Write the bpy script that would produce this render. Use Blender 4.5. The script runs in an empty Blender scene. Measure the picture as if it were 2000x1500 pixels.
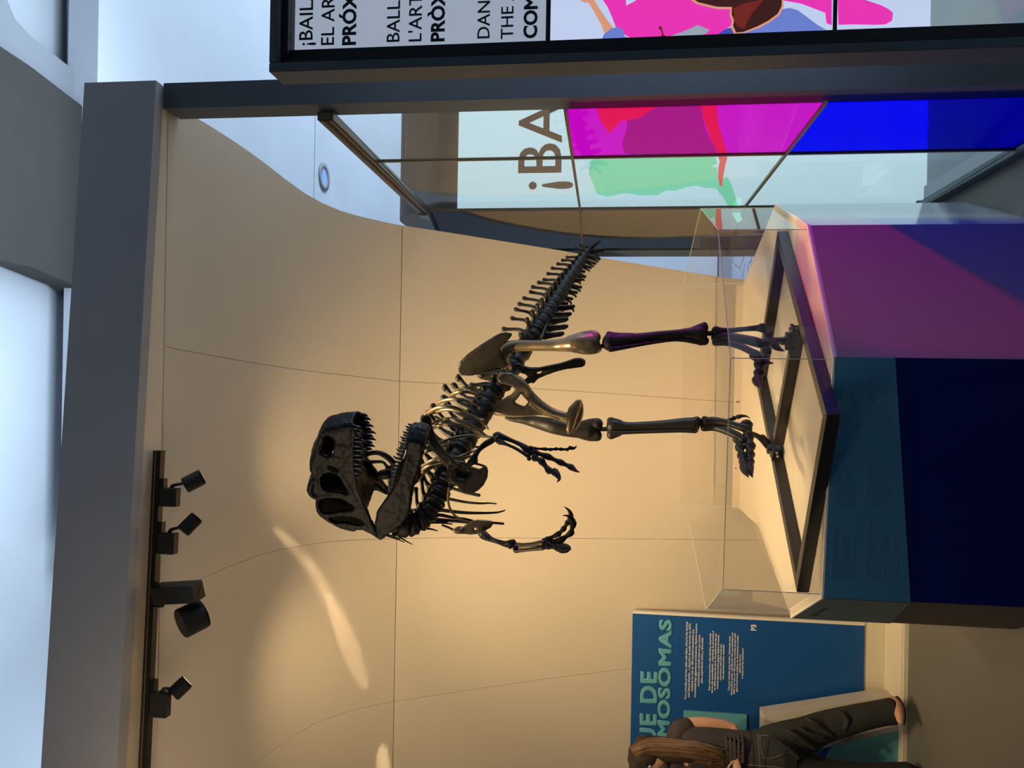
import bpy, bmesh, math, random
from mathutils import Vector, Matrix
from mathutils.geometry import tessellate_polygon
random.seed(7)
C = bpy.context.scene.collection
SC = bpy.context.scene

# ------------------------------------------------------------------ camera (the photograph is a portrait shot lying on its side)
TH, RO, F = math.radians(7.0), math.radians(1.0), 1500.0
EYE = Vector((0, 0, 1.65))
_f = Vector((0, math.cos(TH), math.sin(TH))); _r = Vector((1, 0, 0)); _u = Vector((0, -math.sin(TH), math.cos(TH)))
RI = _r*math.cos(RO) + _u*math.sin(RO); UP = -_r*math.sin(RO) + _u*math.cos(RO)
cam = bpy.data.cameras.new('camera'); cam.lens = 27; cam.sensor_width = 36; cam.clip_start = 0.02; cam.clip_end = 200
co = bpy.data.objects.new('camera', cam); C.objects.link(co)
M = Matrix((-UP, RI, -_f)).transposed().to_4x4(); M.translation = EYE
co.matrix_world = M
SC.camera = co

# ------------------------------------------------------------------ view, world
SC.view_settings.view_transform = 'Standard'; SC.view_settings.look = 'None'
SC.view_settings.exposure = 0.0; SC.view_settings.gamma = 1.0
SC.view_settings.use_curve_mapping = False
W = bpy.data.worlds.new('world'); SC.world = W; W.use_nodes = True
W.node_tree.nodes['Background'].inputs[0].default_value = (0.55, 0.72, 1.0, 1)
W.node_tree.nodes['Background'].inputs[1].default_value = 0.085

def area(name, loc, target, sx, sy, power, col, spread=180):
    l = bpy.data.lights.new(name, 'AREA'); l.shape = 'RECTANGLE'; l.size = sx; l.size_y = sy
    l.energy = power; l.color = col; l.spread = math.radians(spread)
    o = bpy.data.objects.new(name, l); C.objects.link(o); o.location = loc
    o.rotation_euler = (Vector(target)-Vector(loc)).to_track_quat('-Z', 'Y').to_euler()
    return o
def spot(name, loc, target, power, col, ang=60, blend=0.6, size=0.03):
    l = bpy.data.lights.new(name, 'SPOT'); l.energy = power; l.color = col
    l.spot_size = math.radians(ang); l.spot_blend = blend; l.shadow_soft_size = size
    o = bpy.data.objects.new(name, l); C.objects.link(o); o.location = loc
    o.rotation_euler = (Vector(target)-Vector(loc)).to_track_quat('-Z', 'Y').to_euler()
    return o
WARM = (1.0, 0.74, 0.42)
# daylight of the atrium beyond the glass
area('daylight_atrium', (8.5, 7.0, 1.6), (1.0, 6.6, 4.6), 8, 3, 1000, (0.62, 0.80, 1.0))
area('vault_fill', (0.6, 3.75, 3.75), (0.6, 3.55, 6.0), 3.4, 1.0, 58, (0.62, 0.80, 1.0))  # unseen upward lamp above the soffit, added to brighten the vault
area('left_vault_fill', (-4.2, 5.5, 3.7), (-1.5, 3.6, 6.0), 3, 2, 120, (0.64, 0.82, 1.0))  # unseen lamp behind the wall, added to brighten the vault from the left
# the sun slanting in through the coloured film
spot('sunbeam', (4.0, 2.79, 4.41), (0.50, 2.98, 0.45), 640, (1.0, 0.78, 0.42), ang=12.5, blend=0.3, size=0.10)
# warm museum spots of the track (the heads are modelled further down)
spot('spot_beam_skeleton', (-0.36, 2.72, 2.99), (0.45, 4.0, 1.1), 76, WARM, 112, 1.0, 0.03)
spot('spot_beam_wall', (-0.63, 2.72, 2.98), (0.1, 4.6, 1.5), 66, WARM, 120, 1.0, 0.03)
spot('spot_beam_large', (-1.05, 2.80, 2.96), (-1.9, 4.7, 1.3), 74, WARM, 130, 1.0, 0.06)
spot('spot_beam_panel', (-1.28, 2.72, 2.98), (-0.75, 4.6, 0.7), 92, WARM, 90, 1.0, 0.03)
spot('spot_beam_foot', (-0.40, 2.75, 3.15), (0.15, 3.5, 0.9), 75, WARM, 60, 1.0, 0.03)
area('alcove_fill', (-1.9, 1.9, 2.9), (-0.4, 4.3, 1.6), 1.4, 0.4, 9, (1.0, 0.74, 0.45))  # unseen soft lamp added to even out the light in the alcove

# ------------------------------------------------------------------ pixel -> place helpers (2000x1500 frame)
def ray(x, y): return _f + RI*((750-y)/F) + UP*((1000-x)/F)
def PY(x, y, Y): d = ray(x, y); return EYE + d*(Y/d.y)
def PZ(x, y, Z): d = ray(x, y); return EYE + d*((Z-EYE.z)/d.z)
def PX(x, y, X): d = ray(x, y); return EYE + d*(X/d.x)
def PP(x, y, p0, n): d = ray(x, y); return EYE + d*((Vector(p0)-EYE).dot(n)/d.dot(n))
def proj(p):
    q = Vector(p)-EYE; k = q.dot(_f); return (1000-F*q.dot(UP)/k, 750-F*q.dot(RI)/k)
def ppm(Y): return Y/F          # metres per pixel at distance Y

# ------------------------------------------------------------------ materials
def lin(r, g, b):
    f = lambda c: (c/255/12.92 if c/255 <= .04045 else ((c/255+.055)/1.055)**2.4)
    return (f(r), f(g), f(b), 1)
def mat(name, col, rough=0.5, metal=0.0, spec=0.5, noise=0.0, scale=8.0, bump=0.0, bscale=60, coat=0.0, emit=None, es=0):
    m = bpy.data.materials.new(name); m.use_nodes = True; nt = m.node_tree
    b = nt.nodes['Principled BSDF']
    b.inputs['Base Color'].default_value = col if len(col) == 4 else (*col, 1)
    b.inputs['Roughness'].default_value = rough; b.inputs['Metallic'].default_value = metal
    b.inputs['Specular IOR Level'].default_value = spec; b.inputs['Coat Weight'].default_value = coat
    if emit: b.inputs['Emission Color'].default_value = emit; b.inputs['Emission Strength'].default_value = es
    if noise or bump: tc = nt.nodes.new('ShaderNodeTexCoord')
    if noise:
        n = nt.nodes.new('ShaderNodeTexNoise'); n.inputs['Scale'].default_value = scale; n.inputs['Detail'].default_value = 6
        nt.links.new(tc.outputs['Object'], n.inputs['Vector'])
        mx = nt.nodes.new('ShaderNodeMix'); mx.data_type = 'RGBA'
        c = col[:3]; mx.inputs[6].default_value = (*[v*(1-noise) for v in c], 1)
        mx.inputs[7].default_value = (*[min(1, v*(1+noise)) for v in c], 1)
        nt.links.new(n.outputs['Fac'], mx.inputs[0]); nt.links.new(mx.outputs[2], b.inputs['Base Color'])
    if bump:
        n2 = nt.nodes.new('ShaderNodeTexNoise'); n2.inputs['Scale'].default_value = bscale; n2.inputs['Detail'].default_value = 4
        nt.links.new(tc.outputs['Object'], n2.inputs['Vector'])
        bp = nt.nodes.new('ShaderNodeBump'); bp.inputs['Strength'].default_value = bump; bp.inputs['Distance'].default_value = 0.01
        nt.links.new(n2.outputs['Fac'], bp.inputs['Height']); nt.links.new(bp.outputs['Normal'], b.inputs['Normal'])
    return m
def clear(name, tint=(1, 1, 1, 1), ior=1.5, rough=0.0):
    m = bpy.data.materials.new(name); m.use_nodes = True; nt = m.node_tree; nt.nodes.clear()
    o = nt.nodes.new('ShaderNodeOutputMaterial'); t = nt.nodes.new('ShaderNodeBsdfTransparent'); g = nt.nodes.new('ShaderNodeBsdfGlossy')
    fr = nt.nodes.new('ShaderNodeFresnel')   # thin sheet: same reflection from both faces
    ge = nt.nodes.new('ShaderNodeNewGeometry'); mi = nt.nodes.new('ShaderNodeMix'); mi.inputs[2].default_value = ior; mi.inputs[3].default_value = 1/ior
    nt.links.new(ge.outputs['Backfacing'], mi.inputs[0]); nt.links.new(mi.outputs[0], fr.inputs['IOR'])
    mx = nt.nodes.new('ShaderNodeMixShader'); t.inputs[0].default_value = tint; g.inputs['Roughness'].default_value = rough
    g.inputs[0].default_value = (1, 1, 1, 1)
    nt.links.new(fr.outputs[0], mx.inputs[0]); nt.links.new(t.outputs[0], mx.inputs[1]); nt.links.new(g.outputs[0], mx.inputs[2])
    nt.links.new(mx.outputs[0], o.inputs[0]); return m
def glow(name, col, s=1.0):
    m = bpy.data.materials.new(name); m.use_nodes = True; nt = m.node_tree
    b = nt.nodes['Principled BSDF']; b.inputs['Base Color'].default_value = (0.02, 0.02, 0.02, 1)
    b.inputs['Emission Color'].default_value = col; b.inputs['Emission Strength'].default_value = s; b.inputs['Roughness'].default_value = 0.6
    return m
m_cream = mat('cream_wall_paint', (0.72, 0.62, 0.47), 0.42, spec=0.35, noise=0.03, scale=1.5, bump=0.02)
m_seam = mat('seam_dark', (0.05, 0.04, 0.03), 0.9)
m_creamedge = mat('cream_platform_paint', (0.78, 0.70, 0.53), 0.5, noise=0.03)
m_slate = mat('slate_fascia_paint', (0.36, 0.36, 0.37), 0.6, noise=0.08, scale=5)
m_frame = mat('dark_steel_paint', (0.085, 0.105, 0.125), 0.5, spec=0.4, noise=0.15, scale=6)
m_frameblk = mat('black_gasket', (0.008, 0.009, 0.012), 0.5)
m_bronze = mat('bronzed_rail', (0.16, 0.12, 0.08), 0.35, metal=0.6)
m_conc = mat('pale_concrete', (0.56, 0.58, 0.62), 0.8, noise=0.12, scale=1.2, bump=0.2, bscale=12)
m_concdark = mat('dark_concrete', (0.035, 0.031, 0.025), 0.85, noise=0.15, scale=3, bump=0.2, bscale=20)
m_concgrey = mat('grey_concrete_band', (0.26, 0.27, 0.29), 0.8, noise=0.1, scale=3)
m_reflband = mat('brown_reflection_band', (0.13, 0.10, 0.075), 0.7, noise=0.1)
m_floor = mat('tan_floor_resin', (0.15, 0.142, 0.118), 0.5, noise=0.08, scale=3)
m_ground = mat('outdoor_grey_paving', (0.33, 0.36, 0.39), 0.7, noise=0.1, scale=2)
m_stone = mat('mosaic_stone', (0.50, 0.56, 0.66), 0.8, noise=0.1)
m_navy = mat('navy_laminate', (0.002, 0.012, 0.14), 0.6, spec=0.15, noise=0.05, scale=30)
m_teal = mat('teal_band_print', (0.055, 0.22, 0.38), 0.5, spec=0.3)
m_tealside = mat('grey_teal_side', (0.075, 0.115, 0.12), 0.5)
m_brownside = mat('brown_plinth_side', (0.06, 0.042, 0.032), 0.55, noise=0.1)
m_mauve = mat('mauve_laminate', (0.27, 0.20, 0.19), 0.5, spec=0.3)
m_whitegloss = mat('white_gloss_laminate', (0.30, 0.33, 0.38), 0.08, spec=0.6)
m_top = mat('cream_plinth_top', (0.74, 0.64, 0.47), 0.35, spec=0.4, noise=0.04)
m_rim = mat('white_rim', (0.85, 0.80, 0.68), 0.4)
m_acrylic = clear('clear_acrylic', (0.975, 0.97, 0.965, 1), 1.40)
m_acredge = mat('acrylic_edge', (0.62, 0.66, 0.55), 0.3, emit=None)
m_glass = clear('clear_glass', (0.97, 0.99, 0.98, 1), 1.12)
m_glassdark = clear('dark_backed_glass', (0.10, 0.11, 0.12, 1), 3.2)
m_magenta = clear('magenta_film', (1.0, 0.05, 0.80, 1), 1.06)
m_blue = clear('blue_film', (0.016, 0.0, 1.0, 1), 1.04)
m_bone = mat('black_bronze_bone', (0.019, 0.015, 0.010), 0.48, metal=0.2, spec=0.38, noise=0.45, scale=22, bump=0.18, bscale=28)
m_bone_lit = mat('bronze_bone_lit', (0.24, 0.18, 0.10), 0.33, metal=0.55, spec=0.6, noise=0.4, scale=16, bump=0.10, bscale=60)  # brighter copy of the bone colour, with the spotlight's gleam put in
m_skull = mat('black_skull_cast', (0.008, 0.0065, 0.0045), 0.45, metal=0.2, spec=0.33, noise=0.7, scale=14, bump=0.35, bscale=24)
m_bone_half_lit = mat('bronze_bone_half_lit', (0.085, 0.066, 0.038), 0.4, metal=0.4, spec=0.5, noise=0.5, scale=18, bump=0.15, bscale=30)  # bone colour lightened for the side light on the near scapula
m_inner = mat('shade_black_inner', (0.003, 0.0025, 0.002), 0.8, spec=0.1)  # near-black puts the shade inside the skull openings into the colour
m_tooth = mat('black_tooth', (0.022, 0.018, 0.012), 0.28, spec=0.6)
m_rod = mat('black_steel_rod', (0.012, 0.011, 0.010), 0.4, metal=0.3)
m_steel = mat('black_steel_tube', (0.020, 0.017, 0.014), 0.33, metal=0.2, spec=0.6, noise=0.2, scale=12)
m_bolt = mat('zinc_bolt', (0.45, 0.42, 0.34), 0.3, metal=0.9)
m_track = mat('black_track_metal', (0.006, 0.006, 0.006), 0.4, metal=0.2)
m_lamp = mat('black_lamp_paint', (0.012, 0.011, 0.010), 0.5, noise=0.1)
m_lens = glow('lamp_lens', (1, 0.75, 0.4, 1), 3.0)
m_signblue = mat('sign_blue', (0.006, 0.085, 0.30), 0.5, noise=0.04, scale=3)
m_signteal = mat('sign_teal_letter', (0.12, 0.42, 0.48), 0.5)
m_signwhite = mat('sign_white_letter', (0.80, 0.80, 0.78), 0.5)
m_kteal = mat('stand_teal', (0.13, 0.40, 0.40), 0.5)
m_kwhite = mat('stand_white', (0.62, 0.56, 0.47), 0.5)
m_faint = mat('faint_grey_letter', (0.11, 0.23, 0.34), 0.5)
m_blackletter = mat('black_letter', (0.02, 0.025, 0.03), 0.5)
m_postwhite = glow('backlit_white', lin(197, 228, 240), 1.0)
m_postgrey = glow('frosted_grey_blue', lin(150, 162, 180), 1.0)
m_postpale = glow('frosted_pale_glow', lin(190, 205, 235), 1.0)  # frosted prints glow in place of daylight passing through the sheet
m_green = glow('poster_green', lin(126, 218, 178), 1.0)
m_pink = glow('poster_pink', lin(230, 50, 178), 1.0)
m_pskin = glow('poster_skin', lin(214, 150, 120), 1.0)
m_pred = glow('poster_red_skin', lin(225, 100, 95), 1.0)
m_phair = glow('poster_dark_brown', lin(58, 24, 22), 1.0)
m_phair2 = glow('poster_auburn', lin(110, 35, 30), 1.0)
m_pjean = glow('poster_denim', lin(105, 125, 205), 1.0)
m_pjean2 = glow('poster_denim_dark', lin(60, 75, 175), 1.0)
m_pbody = glow('poster_grey_body', lin(160, 150, 160), 1.0)
m_pbrown = glow('poster_letter_mirror_brown', lin(78, 62, 52), 1.0)  # glowing brown stands in for the cream wall mirrored in the glass
m_skin = mat('skin', (0.62, 0.34, 0.20), 0.5, noise=0.06, scale=20)
m_shirt = mat('charcoal_shirt', (0.045, 0.033, 0.030), 0.85, noise=0.15, scale=20, bump=0.2, bscale=40)
m_jean = mat('dark_jeans', (0.022, 0.024, 0.020), 0.85, noise=0.35, scale=9, bump=0.4, bscale=14)
m_stitch = mat('jean_stitching', (0.22, 0.20, 0.13), 0.8)
m_hair = mat('brown_hair', (0.16, 0.085, 0.035), 0.4, noise=0.5, scale=14)
m_hairdark = mat('dark_brown_hair', (0.035, 0.02, 0.01), 0.7, noise=0.3, scale=30)
m_shoe = mat('dark_sandal', (0.03, 0.026, 0.022), 0.6)
m_lip = mat('lip', (0.45, 0.14, 0.10), 0.5)

# ------------------------------------------------------------------ object helpers
def link_obj(name, me, m=None, parent=None, smooth=False):
    if m is not None and not me.materials: me.materials.append(m)
    o = bpy.data.objects.new(name, me); C.objects.link(o)
    if smooth:
        for p in me.polygons: p.use_smooth = True
    if parent is not None:
        o.parent = parent; o.matrix_parent_inverse = parent.matrix_world.inverted() if parent.type != 'EMPTY' else Matrix.Translation(-parent.location)
    return o
def frombm(name, bm, m, parent=None, smooth=False):
    bmesh.ops.recalc_face_normals(bm, faces=bm.faces)
    me = bpy.data.meshes.new(name); bm.to_mesh(me); bm.free(); return link_obj(name, me, m, parent, smooth)
def tag(o, label, cat, group=None):
    o['label'] = label; o['category'] = cat
    if group: o['group'] = group
    return o
def thing(name, label, cat, loc=(0, 0, 0), group=None):
    o = bpy.data.objects.new(name, None); C.objects.link(o); o.location = loc; o.empty_display_size = .05
    return tag(o, label, cat, group)
def struct(o, label=None, cat=None):
    o['kind'] = 'structure'
    if label: o['label'] = label
    if cat: o['category'] = cat
    return o
def prism(bm, pts, dv):
    """closed polygon pts (3D) swept by vector dv"""
    dv = Vector(dv); a = [bm.verts.new(p) for p in pts]; b = [bm.verts.new(Vector(p)+dv) for p in pts]
    n = len(pts); 
    tri = tessellate_polygon([[Vector(p) for p in pts]])
    for t in tri:
        try: bm.faces.new([a[i] for i in t]); bm.faces.new([b[i] for i in reversed(t)])
        except ValueError: pass
    for i in range(n): bm.faces.new((a[i], a[(i+1) % n], b[(i+1) % n], b[i]))
def box(bm, lo, hi):
    x0, y0, z0 = lo; x1, y1, z1 = hi
    prism(bm, [(x0, y0, z0), (x1, y0, z0), (x1, y1, z0), (x0, y1, z0)], (0, 0, z1-z0))
def obox(bm, a, b, w, h, up=(0, 0, 1)):
    """box bar from a to b, width w (sideways), height h (along up)"""
    a = Vector(a); b = Vector(b); d = (b-a).normalized(); s = d.cross(Vector(up)).normalized(); u = s.cross(d)
    prism(bm, [a+s*w/2+u*h/2, a-s*w/2+u*h/2, a-s*w/2-u*h/2, a+s*w/2-u*h/2], b-a)
def boxobj(name, lo, hi, m, parent=None, bev=0.0):
    bm = bmesh.new(); box(bm, lo, hi)
    if bev: bmesh.ops.bevel(bm, geom=bm.edges[:], offset=bev, segments=2, affect='EDGES')
    return frombm(name, bm, m, parent)
def barobj(name, a, b, w, h, m, parent=None, up=(0, 0, 1), bev=0.0):
    bm = bmesh.new(); obox(bm, a, b, w, h, up)
    if bev: bmesh.ops.bevel(bm, geom=bm.edges[:], offset=bev, segments=2, affect='EDGES')
    return frombm(name, bm, m, parent)
def catmull(pts, n):
    out = []; m = len(pts)
    for i in range(m-1):
        p0 = pts[max(i-1, 0)]; p1 = pts[i]; p2 = pts[i+1]; p3 = pts[min(i+2, m-1)]
        for k in range(n):
            t = k/n
            out.append(tuple(0.5*((2*b)+(-a+c)*t+(2*a-5*b+4*c-d)*t*t+(-a+3*b-3*c+d)*t**3) for a, b, c, d in zip(p0, p1, p2, p3)))
    out.append(tuple(pts[-1])); return out
def tube(bm, pts, rad, seg=10, sub=3, flat=1.0, side=None, caps=True):
    """smooth tapering tube; rad per point; flat squashes the section along 'side'"""
    P = [(*p, r) for p, r in zip(pts, rad)]
    P = catmull(P, sub) if len(P) > 2 and sub > 1 else P
    V = [Vector(p[:3]) for p in P]; Rr = [max(p[3], 1e-4) for p in P]
    if caps:   # rounded ends
        d0 = (V[0]-V[1]).normalized(); d1 = (V[-1]-V[-2]).normalized()
        V = [V[0]+d0*Rr[0]*.75, V[0]+d0*Rr[0]*.5]+V+[V[-1]+d1*Rr[-1]*.5, V[-1]+d1*Rr[-1]*.75]
        Rr = [Rr[0]*.35, Rr[0]*.78]+Rr+[Rr[-1]*.78, Rr[-1]*.35]
    ref = Vector(side) if side is not None else Vector((0.31, 0.2, 0.93))
    rings = []; prev = None
    for i, v in enumerate(V):
        d = (V[min(i+1, len(V)-1)]-V[max(i-1, 0)]).normalized()
        if prev is None or side is not None: s = (ref-d*ref.dot(d))
        else: s = prev-d*prev.dot(d)
        if s.length < 1e-5: s = d.orthogonal()
        s.normalize(); prev = s; t = d.cross(s)
        rings.append([bm.verts.new(v+(s*math.cos(a)*flat+t*math.sin(a))*Rr[i]) for a in [2*math.pi*k/seg for k in range(seg)]])
    for a, b in zip(rings, rings[1:]):
        for k in range(seg): bm.faces.new((a[k], a[(k+1) % seg], b[(k+1) % seg], b[k]))
    bm.faces.new(rings[0][::-1]); bm.faces.new(rings[-1])
def ball(bm, c, r, sc=(1, 1, 1), seg=12, rings=8, axis=None):
    mtx = Matrix.Translation(c)
    if axis is not None: mtx = mtx @ Vector(axis).to_track_quat('Z', 'Y').to_matrix().to_4x4()
    mtx = mtx @ Matrix.Diagonal((r*sc[0], r*sc[1], r*sc[2], 1))
    bmesh.ops.create_uvsphere(bm, u_segments=seg, v_segments=rings, radius=1, matrix=mtx)
def cyl(bm, a, b, r, r2=None, seg=24):
    a = Vector(a); b = Vector(b); d = b-a
    mtx = Matrix.Translation((a+b)/2) @ d.to_track_quat('Z', 'Y').to_matrix().to_4x4()
    bmesh.ops.create_cone(bm, cap_ends=True, segments=seg, radius1=r, radius2=r if r2 is None else r2, depth=d.length, matrix=mtx)
def plate(bm, outline, holes=(), thick=0.01, n=None):
    """flat bone plate: outline + holes are 3D points on a plane with normal n, swept +-thick/2"""
    n = Vector(n).normalized(); loops = [[Vector(p) for p in outline]]+[[Vector(p) for p in h] for h in holes]
    tri = tessellate_polygon(loops); flat = [p for l in loops for p in l]
    a = [bm.verts.new(p+n*thick/2) for p in flat]; b = [bm.verts.new(p-n*thick/2) for p in flat]
    for t in tri:
        try: bm.faces.new([a[i] for i in t]); bm.faces.new([b[i] for i in reversed(t)])
        except ValueError: pass
    k = 0
    for l in loops:
        m = len(l)
        for i in range(m):
            try: bm.faces.new((a[k+i], a[k+(i+1) % m], b[k+(i+1) % m], b[k+i]))
            except ValueError: pass
        k += m
def organic(name, bm, m, parent=None, voxel=0.005, smooth=3, fac=0.5, rough=0.0):
    """fuse the pieces of bm into one smooth skin"""
    bmesh.ops.recalc_face_normals(bm, faces=bm.faces)
    me = bpy.data.meshes.new('tmp'); bm.to_mesh(me); bm.free()
    o = bpy.data.objects.new('tmp', me); C.objects.link(o)
    r = o.modifiers.new('r', 'REMESH'); r.mode = 'VOXEL'; r.voxel_size = voxel
    s = o.modifiers.new('s', 'SMOOTH'); s.factor = fac; s.iterations = smooth
    dg = bpy.context.evaluated_depsgraph_get(); dg.update()
    me2 = bpy.data.meshes.new_from_object(o.evaluated_get(dg)); me2.name = name
    bpy.data.objects.remove(o); bpy.data.meshes.remove(me)
    me2.materials.clear()
    if rough:   # uneven cast surface
        from mathutils import noise
        ns = [v.normal.copy() for v in me2.vertices]
        for v, n_ in zip(me2.vertices, ns):
            v.co += n_*rough*(noise.noise(v.co*28)*1.0+noise.noise(v.co*75)*0.45)
    return link_obj(name, me2, m, parent, True)
def text(name, s, size, m, origin, xdir, ydir, parent=None, bold=0.0, depth=0.0015, align='LEFT', sx=1.0, spacing=1.0):
    cu = bpy.data.curves.new('t', 'FONT'); cu.body = s; cu.size = size; cu.extrude = depth; cu.align_x = align
    if bold > 0: cu.bevel_depth = bold; cu.bevel_resolution = 0
    cu.space_character = spacing; cu.resolution_u = 3
    o = bpy.data.objects.new('t', cu); C.objects.link(o)
    dg = bpy.context.evaluated_depsgraph_get(); dg.update()
    me = bpy.data.meshes.new_from_object(o.evaluated_get(dg)); me.name = name
    bpy.data.objects.remove(o)
    x = Vector(xdir).normalized(); y = Vector(ydir).normalized(); z = x.cross(y)*(depth/(depth+bold) if bold > 0 else 1)
    mt = Matrix((x*sx, y, z)).transposed().to_4x4(); mt.translation = Vector(origin); me.transform(mt)
    me.materials.clear(); return link_obj(name, me, m, parent)
def poly_obj(name, pts, th, n, m, parent=None):
    bm = bmesh.new(); plate(bm, pts, (), th, n); return frombm(name, bm, m, parent)

HP = 0.871      # plinth height
# ================================================================== STRUCTURE
# floor inside, platform, ground outside
struct(boxobj('floor', (-7, -3, -0.1), (0.93, 4.41, 0), m_floor))
plat = struct(boxobj('trim_1', (-7, 4.41, -0.05), (0.62, 5.2, 0.03), m_creamedge), 'low cream platform edge at the foot of the curved wall')
boxobj('edge_strip', (-7, 4.395, 0.0), (0.5, 4.409, 0.022), m_creamedge, plat)
bm = bmesh.new(); box(bm, (0.935, -3, -0.12), (9, 4.41, -0.02)); box(bm, (0.63, 4.42, -0.12), (9, 13.5, -0.02))
g = struct(frombm('floor_outside', bm, m_ground)); g.name = 'floor_outside'
# crazy paving beyond the gap (voronoi-like stones laid one by one)
def clip(poly, p, n):
    out = []
    for i in range(len(poly)):
        a, b = poly[i], poly[(i+1) % len(poly)]; da = (a-p).dot(n); db = (b-p).dot(n)
        if da <= 0: out.append(a)
        if da*db < 0: out.append(a+(b-a)*(da/(da-db)))
    return out
seeds = [Vector((0.9+i*0.20+random.uniform(-.07, .07), 7.4+j*0.34+random.uniform(-.12, .12), 0)) for i in range(14) for j in range(9)]
for s in seeds:
    cell = [s+Vector(d) for d in ((-.4, -.5, 0), (.4, -.5, 0), (.4, .5, 0), (-.4, .5, 0))]
    for q in seeds:
        if q is not s and (q-s).length < 1.2 and cell:
            d = (q-s); cell = clip(cell, s+d*0.5-d.normalized()*0.012, d.normalized())
    if len(cell) > 2:
        bm = bmesh.new(); prism(bm, [Vector((c.x, c.y, -0.02)) for c in cell], (0, 0, 0.012)); frombm('paving_stone', bm, m_stone, g)

struct(boxobj('under_panel_box', (-4.3, 4.668, 0.031), (-1.02, 4.79, 0.183), m_creamedge), 'cream box added under the blue panel to keep its wall strip out of shade')  # box added so the strip below the panel catches light
# concrete of the atrium
cw = struct(boxobj('wall_far', (-9, 12.0, 0), (12, 12.4, 8), m_conc))
ceil = struct(bpy.data.objects.new('ceiling', None)); C.objects.link(ceil)
ys = [4.38, 7.92, 13.0]
for i in range(2):
    for xa, xb in ((-1.2, 9),):
        boxobj('concrete_panel', (xa, ys[i]+0.01, 4.8), (xb, ys[i+1]-0.01, 5.0), m_conc, ceil)
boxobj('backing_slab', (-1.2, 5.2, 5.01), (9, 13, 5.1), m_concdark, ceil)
# upper vault: shaded strip, skylight pane, dark arch rib, grey band
up_ = struct(bpy.data.objects.new('wall_vault', None)); C.objects.link(up_)
def onz(pts, Z): return [PZ(x, y, Z) for x, y in pts]
bm = bmesh.new(); prism(bm, onz([(165, -300), (186, -300), (186, 500), (165, 500)], 4.93), (0, 0, 0.12)); frombm('shaded_strip', bm, m_concgrey, up_)  # grey colour stands in for the shade along the ceiling joint
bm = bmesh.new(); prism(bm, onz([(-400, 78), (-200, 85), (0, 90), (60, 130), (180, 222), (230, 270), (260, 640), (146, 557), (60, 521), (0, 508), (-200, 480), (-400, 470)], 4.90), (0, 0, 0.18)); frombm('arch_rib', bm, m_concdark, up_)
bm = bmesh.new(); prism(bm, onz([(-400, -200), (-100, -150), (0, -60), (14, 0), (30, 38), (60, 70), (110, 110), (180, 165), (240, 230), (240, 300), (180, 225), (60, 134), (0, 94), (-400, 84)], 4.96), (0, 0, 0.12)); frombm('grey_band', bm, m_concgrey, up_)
bm = bmesh.new(); box(bm, (-9, 0.5, 5.12), (9, 13, 5.2)); frombm('pale_vault_panel', bm, m_conc, up_)
# ceiling downlight
dl = thing('ceiling_downlight', 'round recessed downlight set in the pale concrete ceiling beyond the glass', 'downlight', PZ(632, 345, 4.8))
c0 = PZ(632, 345, 4.8)
def ring(bm, c, r0, r1, z0, z1, seg=40):
    A = []
    for r, z in ((r0, z0), (r1, z0), (r1, z1), (r0, z1)):
        A.append([bm.verts.new((c.x+r*math.cos(2*math.pi*k/seg), c.y+r*math.sin(2*math.pi*k/seg), z)) for k in range(seg)])
    for i in range(4):
        a, b = A[i], A[(i+1) % 4]
        for k in range(seg): bm.faces.new((a[k], a[(k+1) % seg], b[(k+1) % seg], b[k]))
bm = bmesh.new(); ring(bm, c0, 0.085, 0.155, 4.785, 4.80); frombm('ring', bm, m_concgrey, dl, True)
bm = bmesh.new(); cyl(bm, (c0.x, c0.y, 4.792), (c0.x, c0.y, 4.799), 0.085, seg=40); frombm('diffuser', bm, glow('downlight_glow', lin(120, 165, 240), 1.0), dl)

# ---- the curved cream wall: rows follow a profile that leans forward into the soffit
prof = [(0.0, 4.80), (0.6, 4.80), (0.95, 4.78), (1.4, 4.73), (1.8, 4.64), (2.2, 4.50), (2.5, 4.35), (2.76, 4.15), (2.95, 3.87), (3.10, 3.53), (3.21, 3.16), (3.28, 2.88), (3.31, 2.72)]
prof = catmull(prof, 3)
B_right = [(318, 205), (340, 208), (375, 225), (430, 258), (500, 305), (560, 352), (610, 388), (660, 410), (700, 422), (770, 438), (850, 450), (1000, 474), (1100, 490), (1200, 508), (1300, 524), (1400, 540), (1500, 552), (1900, 590)]
B_s1 = [(310, 673), (340, 681), (400, 692), (480, 706), (560, 719), (640, 729), (720, 738), (785, 745), (860, 749), (1000, 756), (1200, 769), (1440, 786), (1900, 812)]
B_s2 = [(290, 1190), (360, 1145), (430, 1114), (500, 1086), (560, 1070), (640, 1058), (700, 1054), (760, 1052), (900, 1050), (1200, 1052), (1900, 1060)]
B_s3 = [(280, 1720), (400, 1580), (500, 1490), (560, 1446), (620, 1410), (690, 1386), (757, 1372), (900, 1350), (1050, 1328), (1240, 1304), (1900, 1240)]
def yat(B, x):
    if x <= B[0][0]: return B[0][1]
    for (a, b), (c, d) in zip(B, B[1:]):
        if x <= c: return b+(d-b)*(x-a)/(c-a)
    return B[-1][1]
def wallpt(B, h, Y):
    if isinstance(B, (int, float)): return Vector((B, Y, h))
    X = 0.0
    for _ in range(12):
        x, y = proj((X, Y, h)); yy = yat(B, x); X = PY(x, yy, Y).x
    return Vector((X, Y, h))
wall = struct(bpy.data.objects.new('wall_back', None)); C.objects.link(wall)
wall['label'] = 'cream panelled wall that curves forward overhead into the soffit'
cols = [-4.5, B_s3, B_s2, B_s1, B_right]
HS = 2.78
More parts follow.
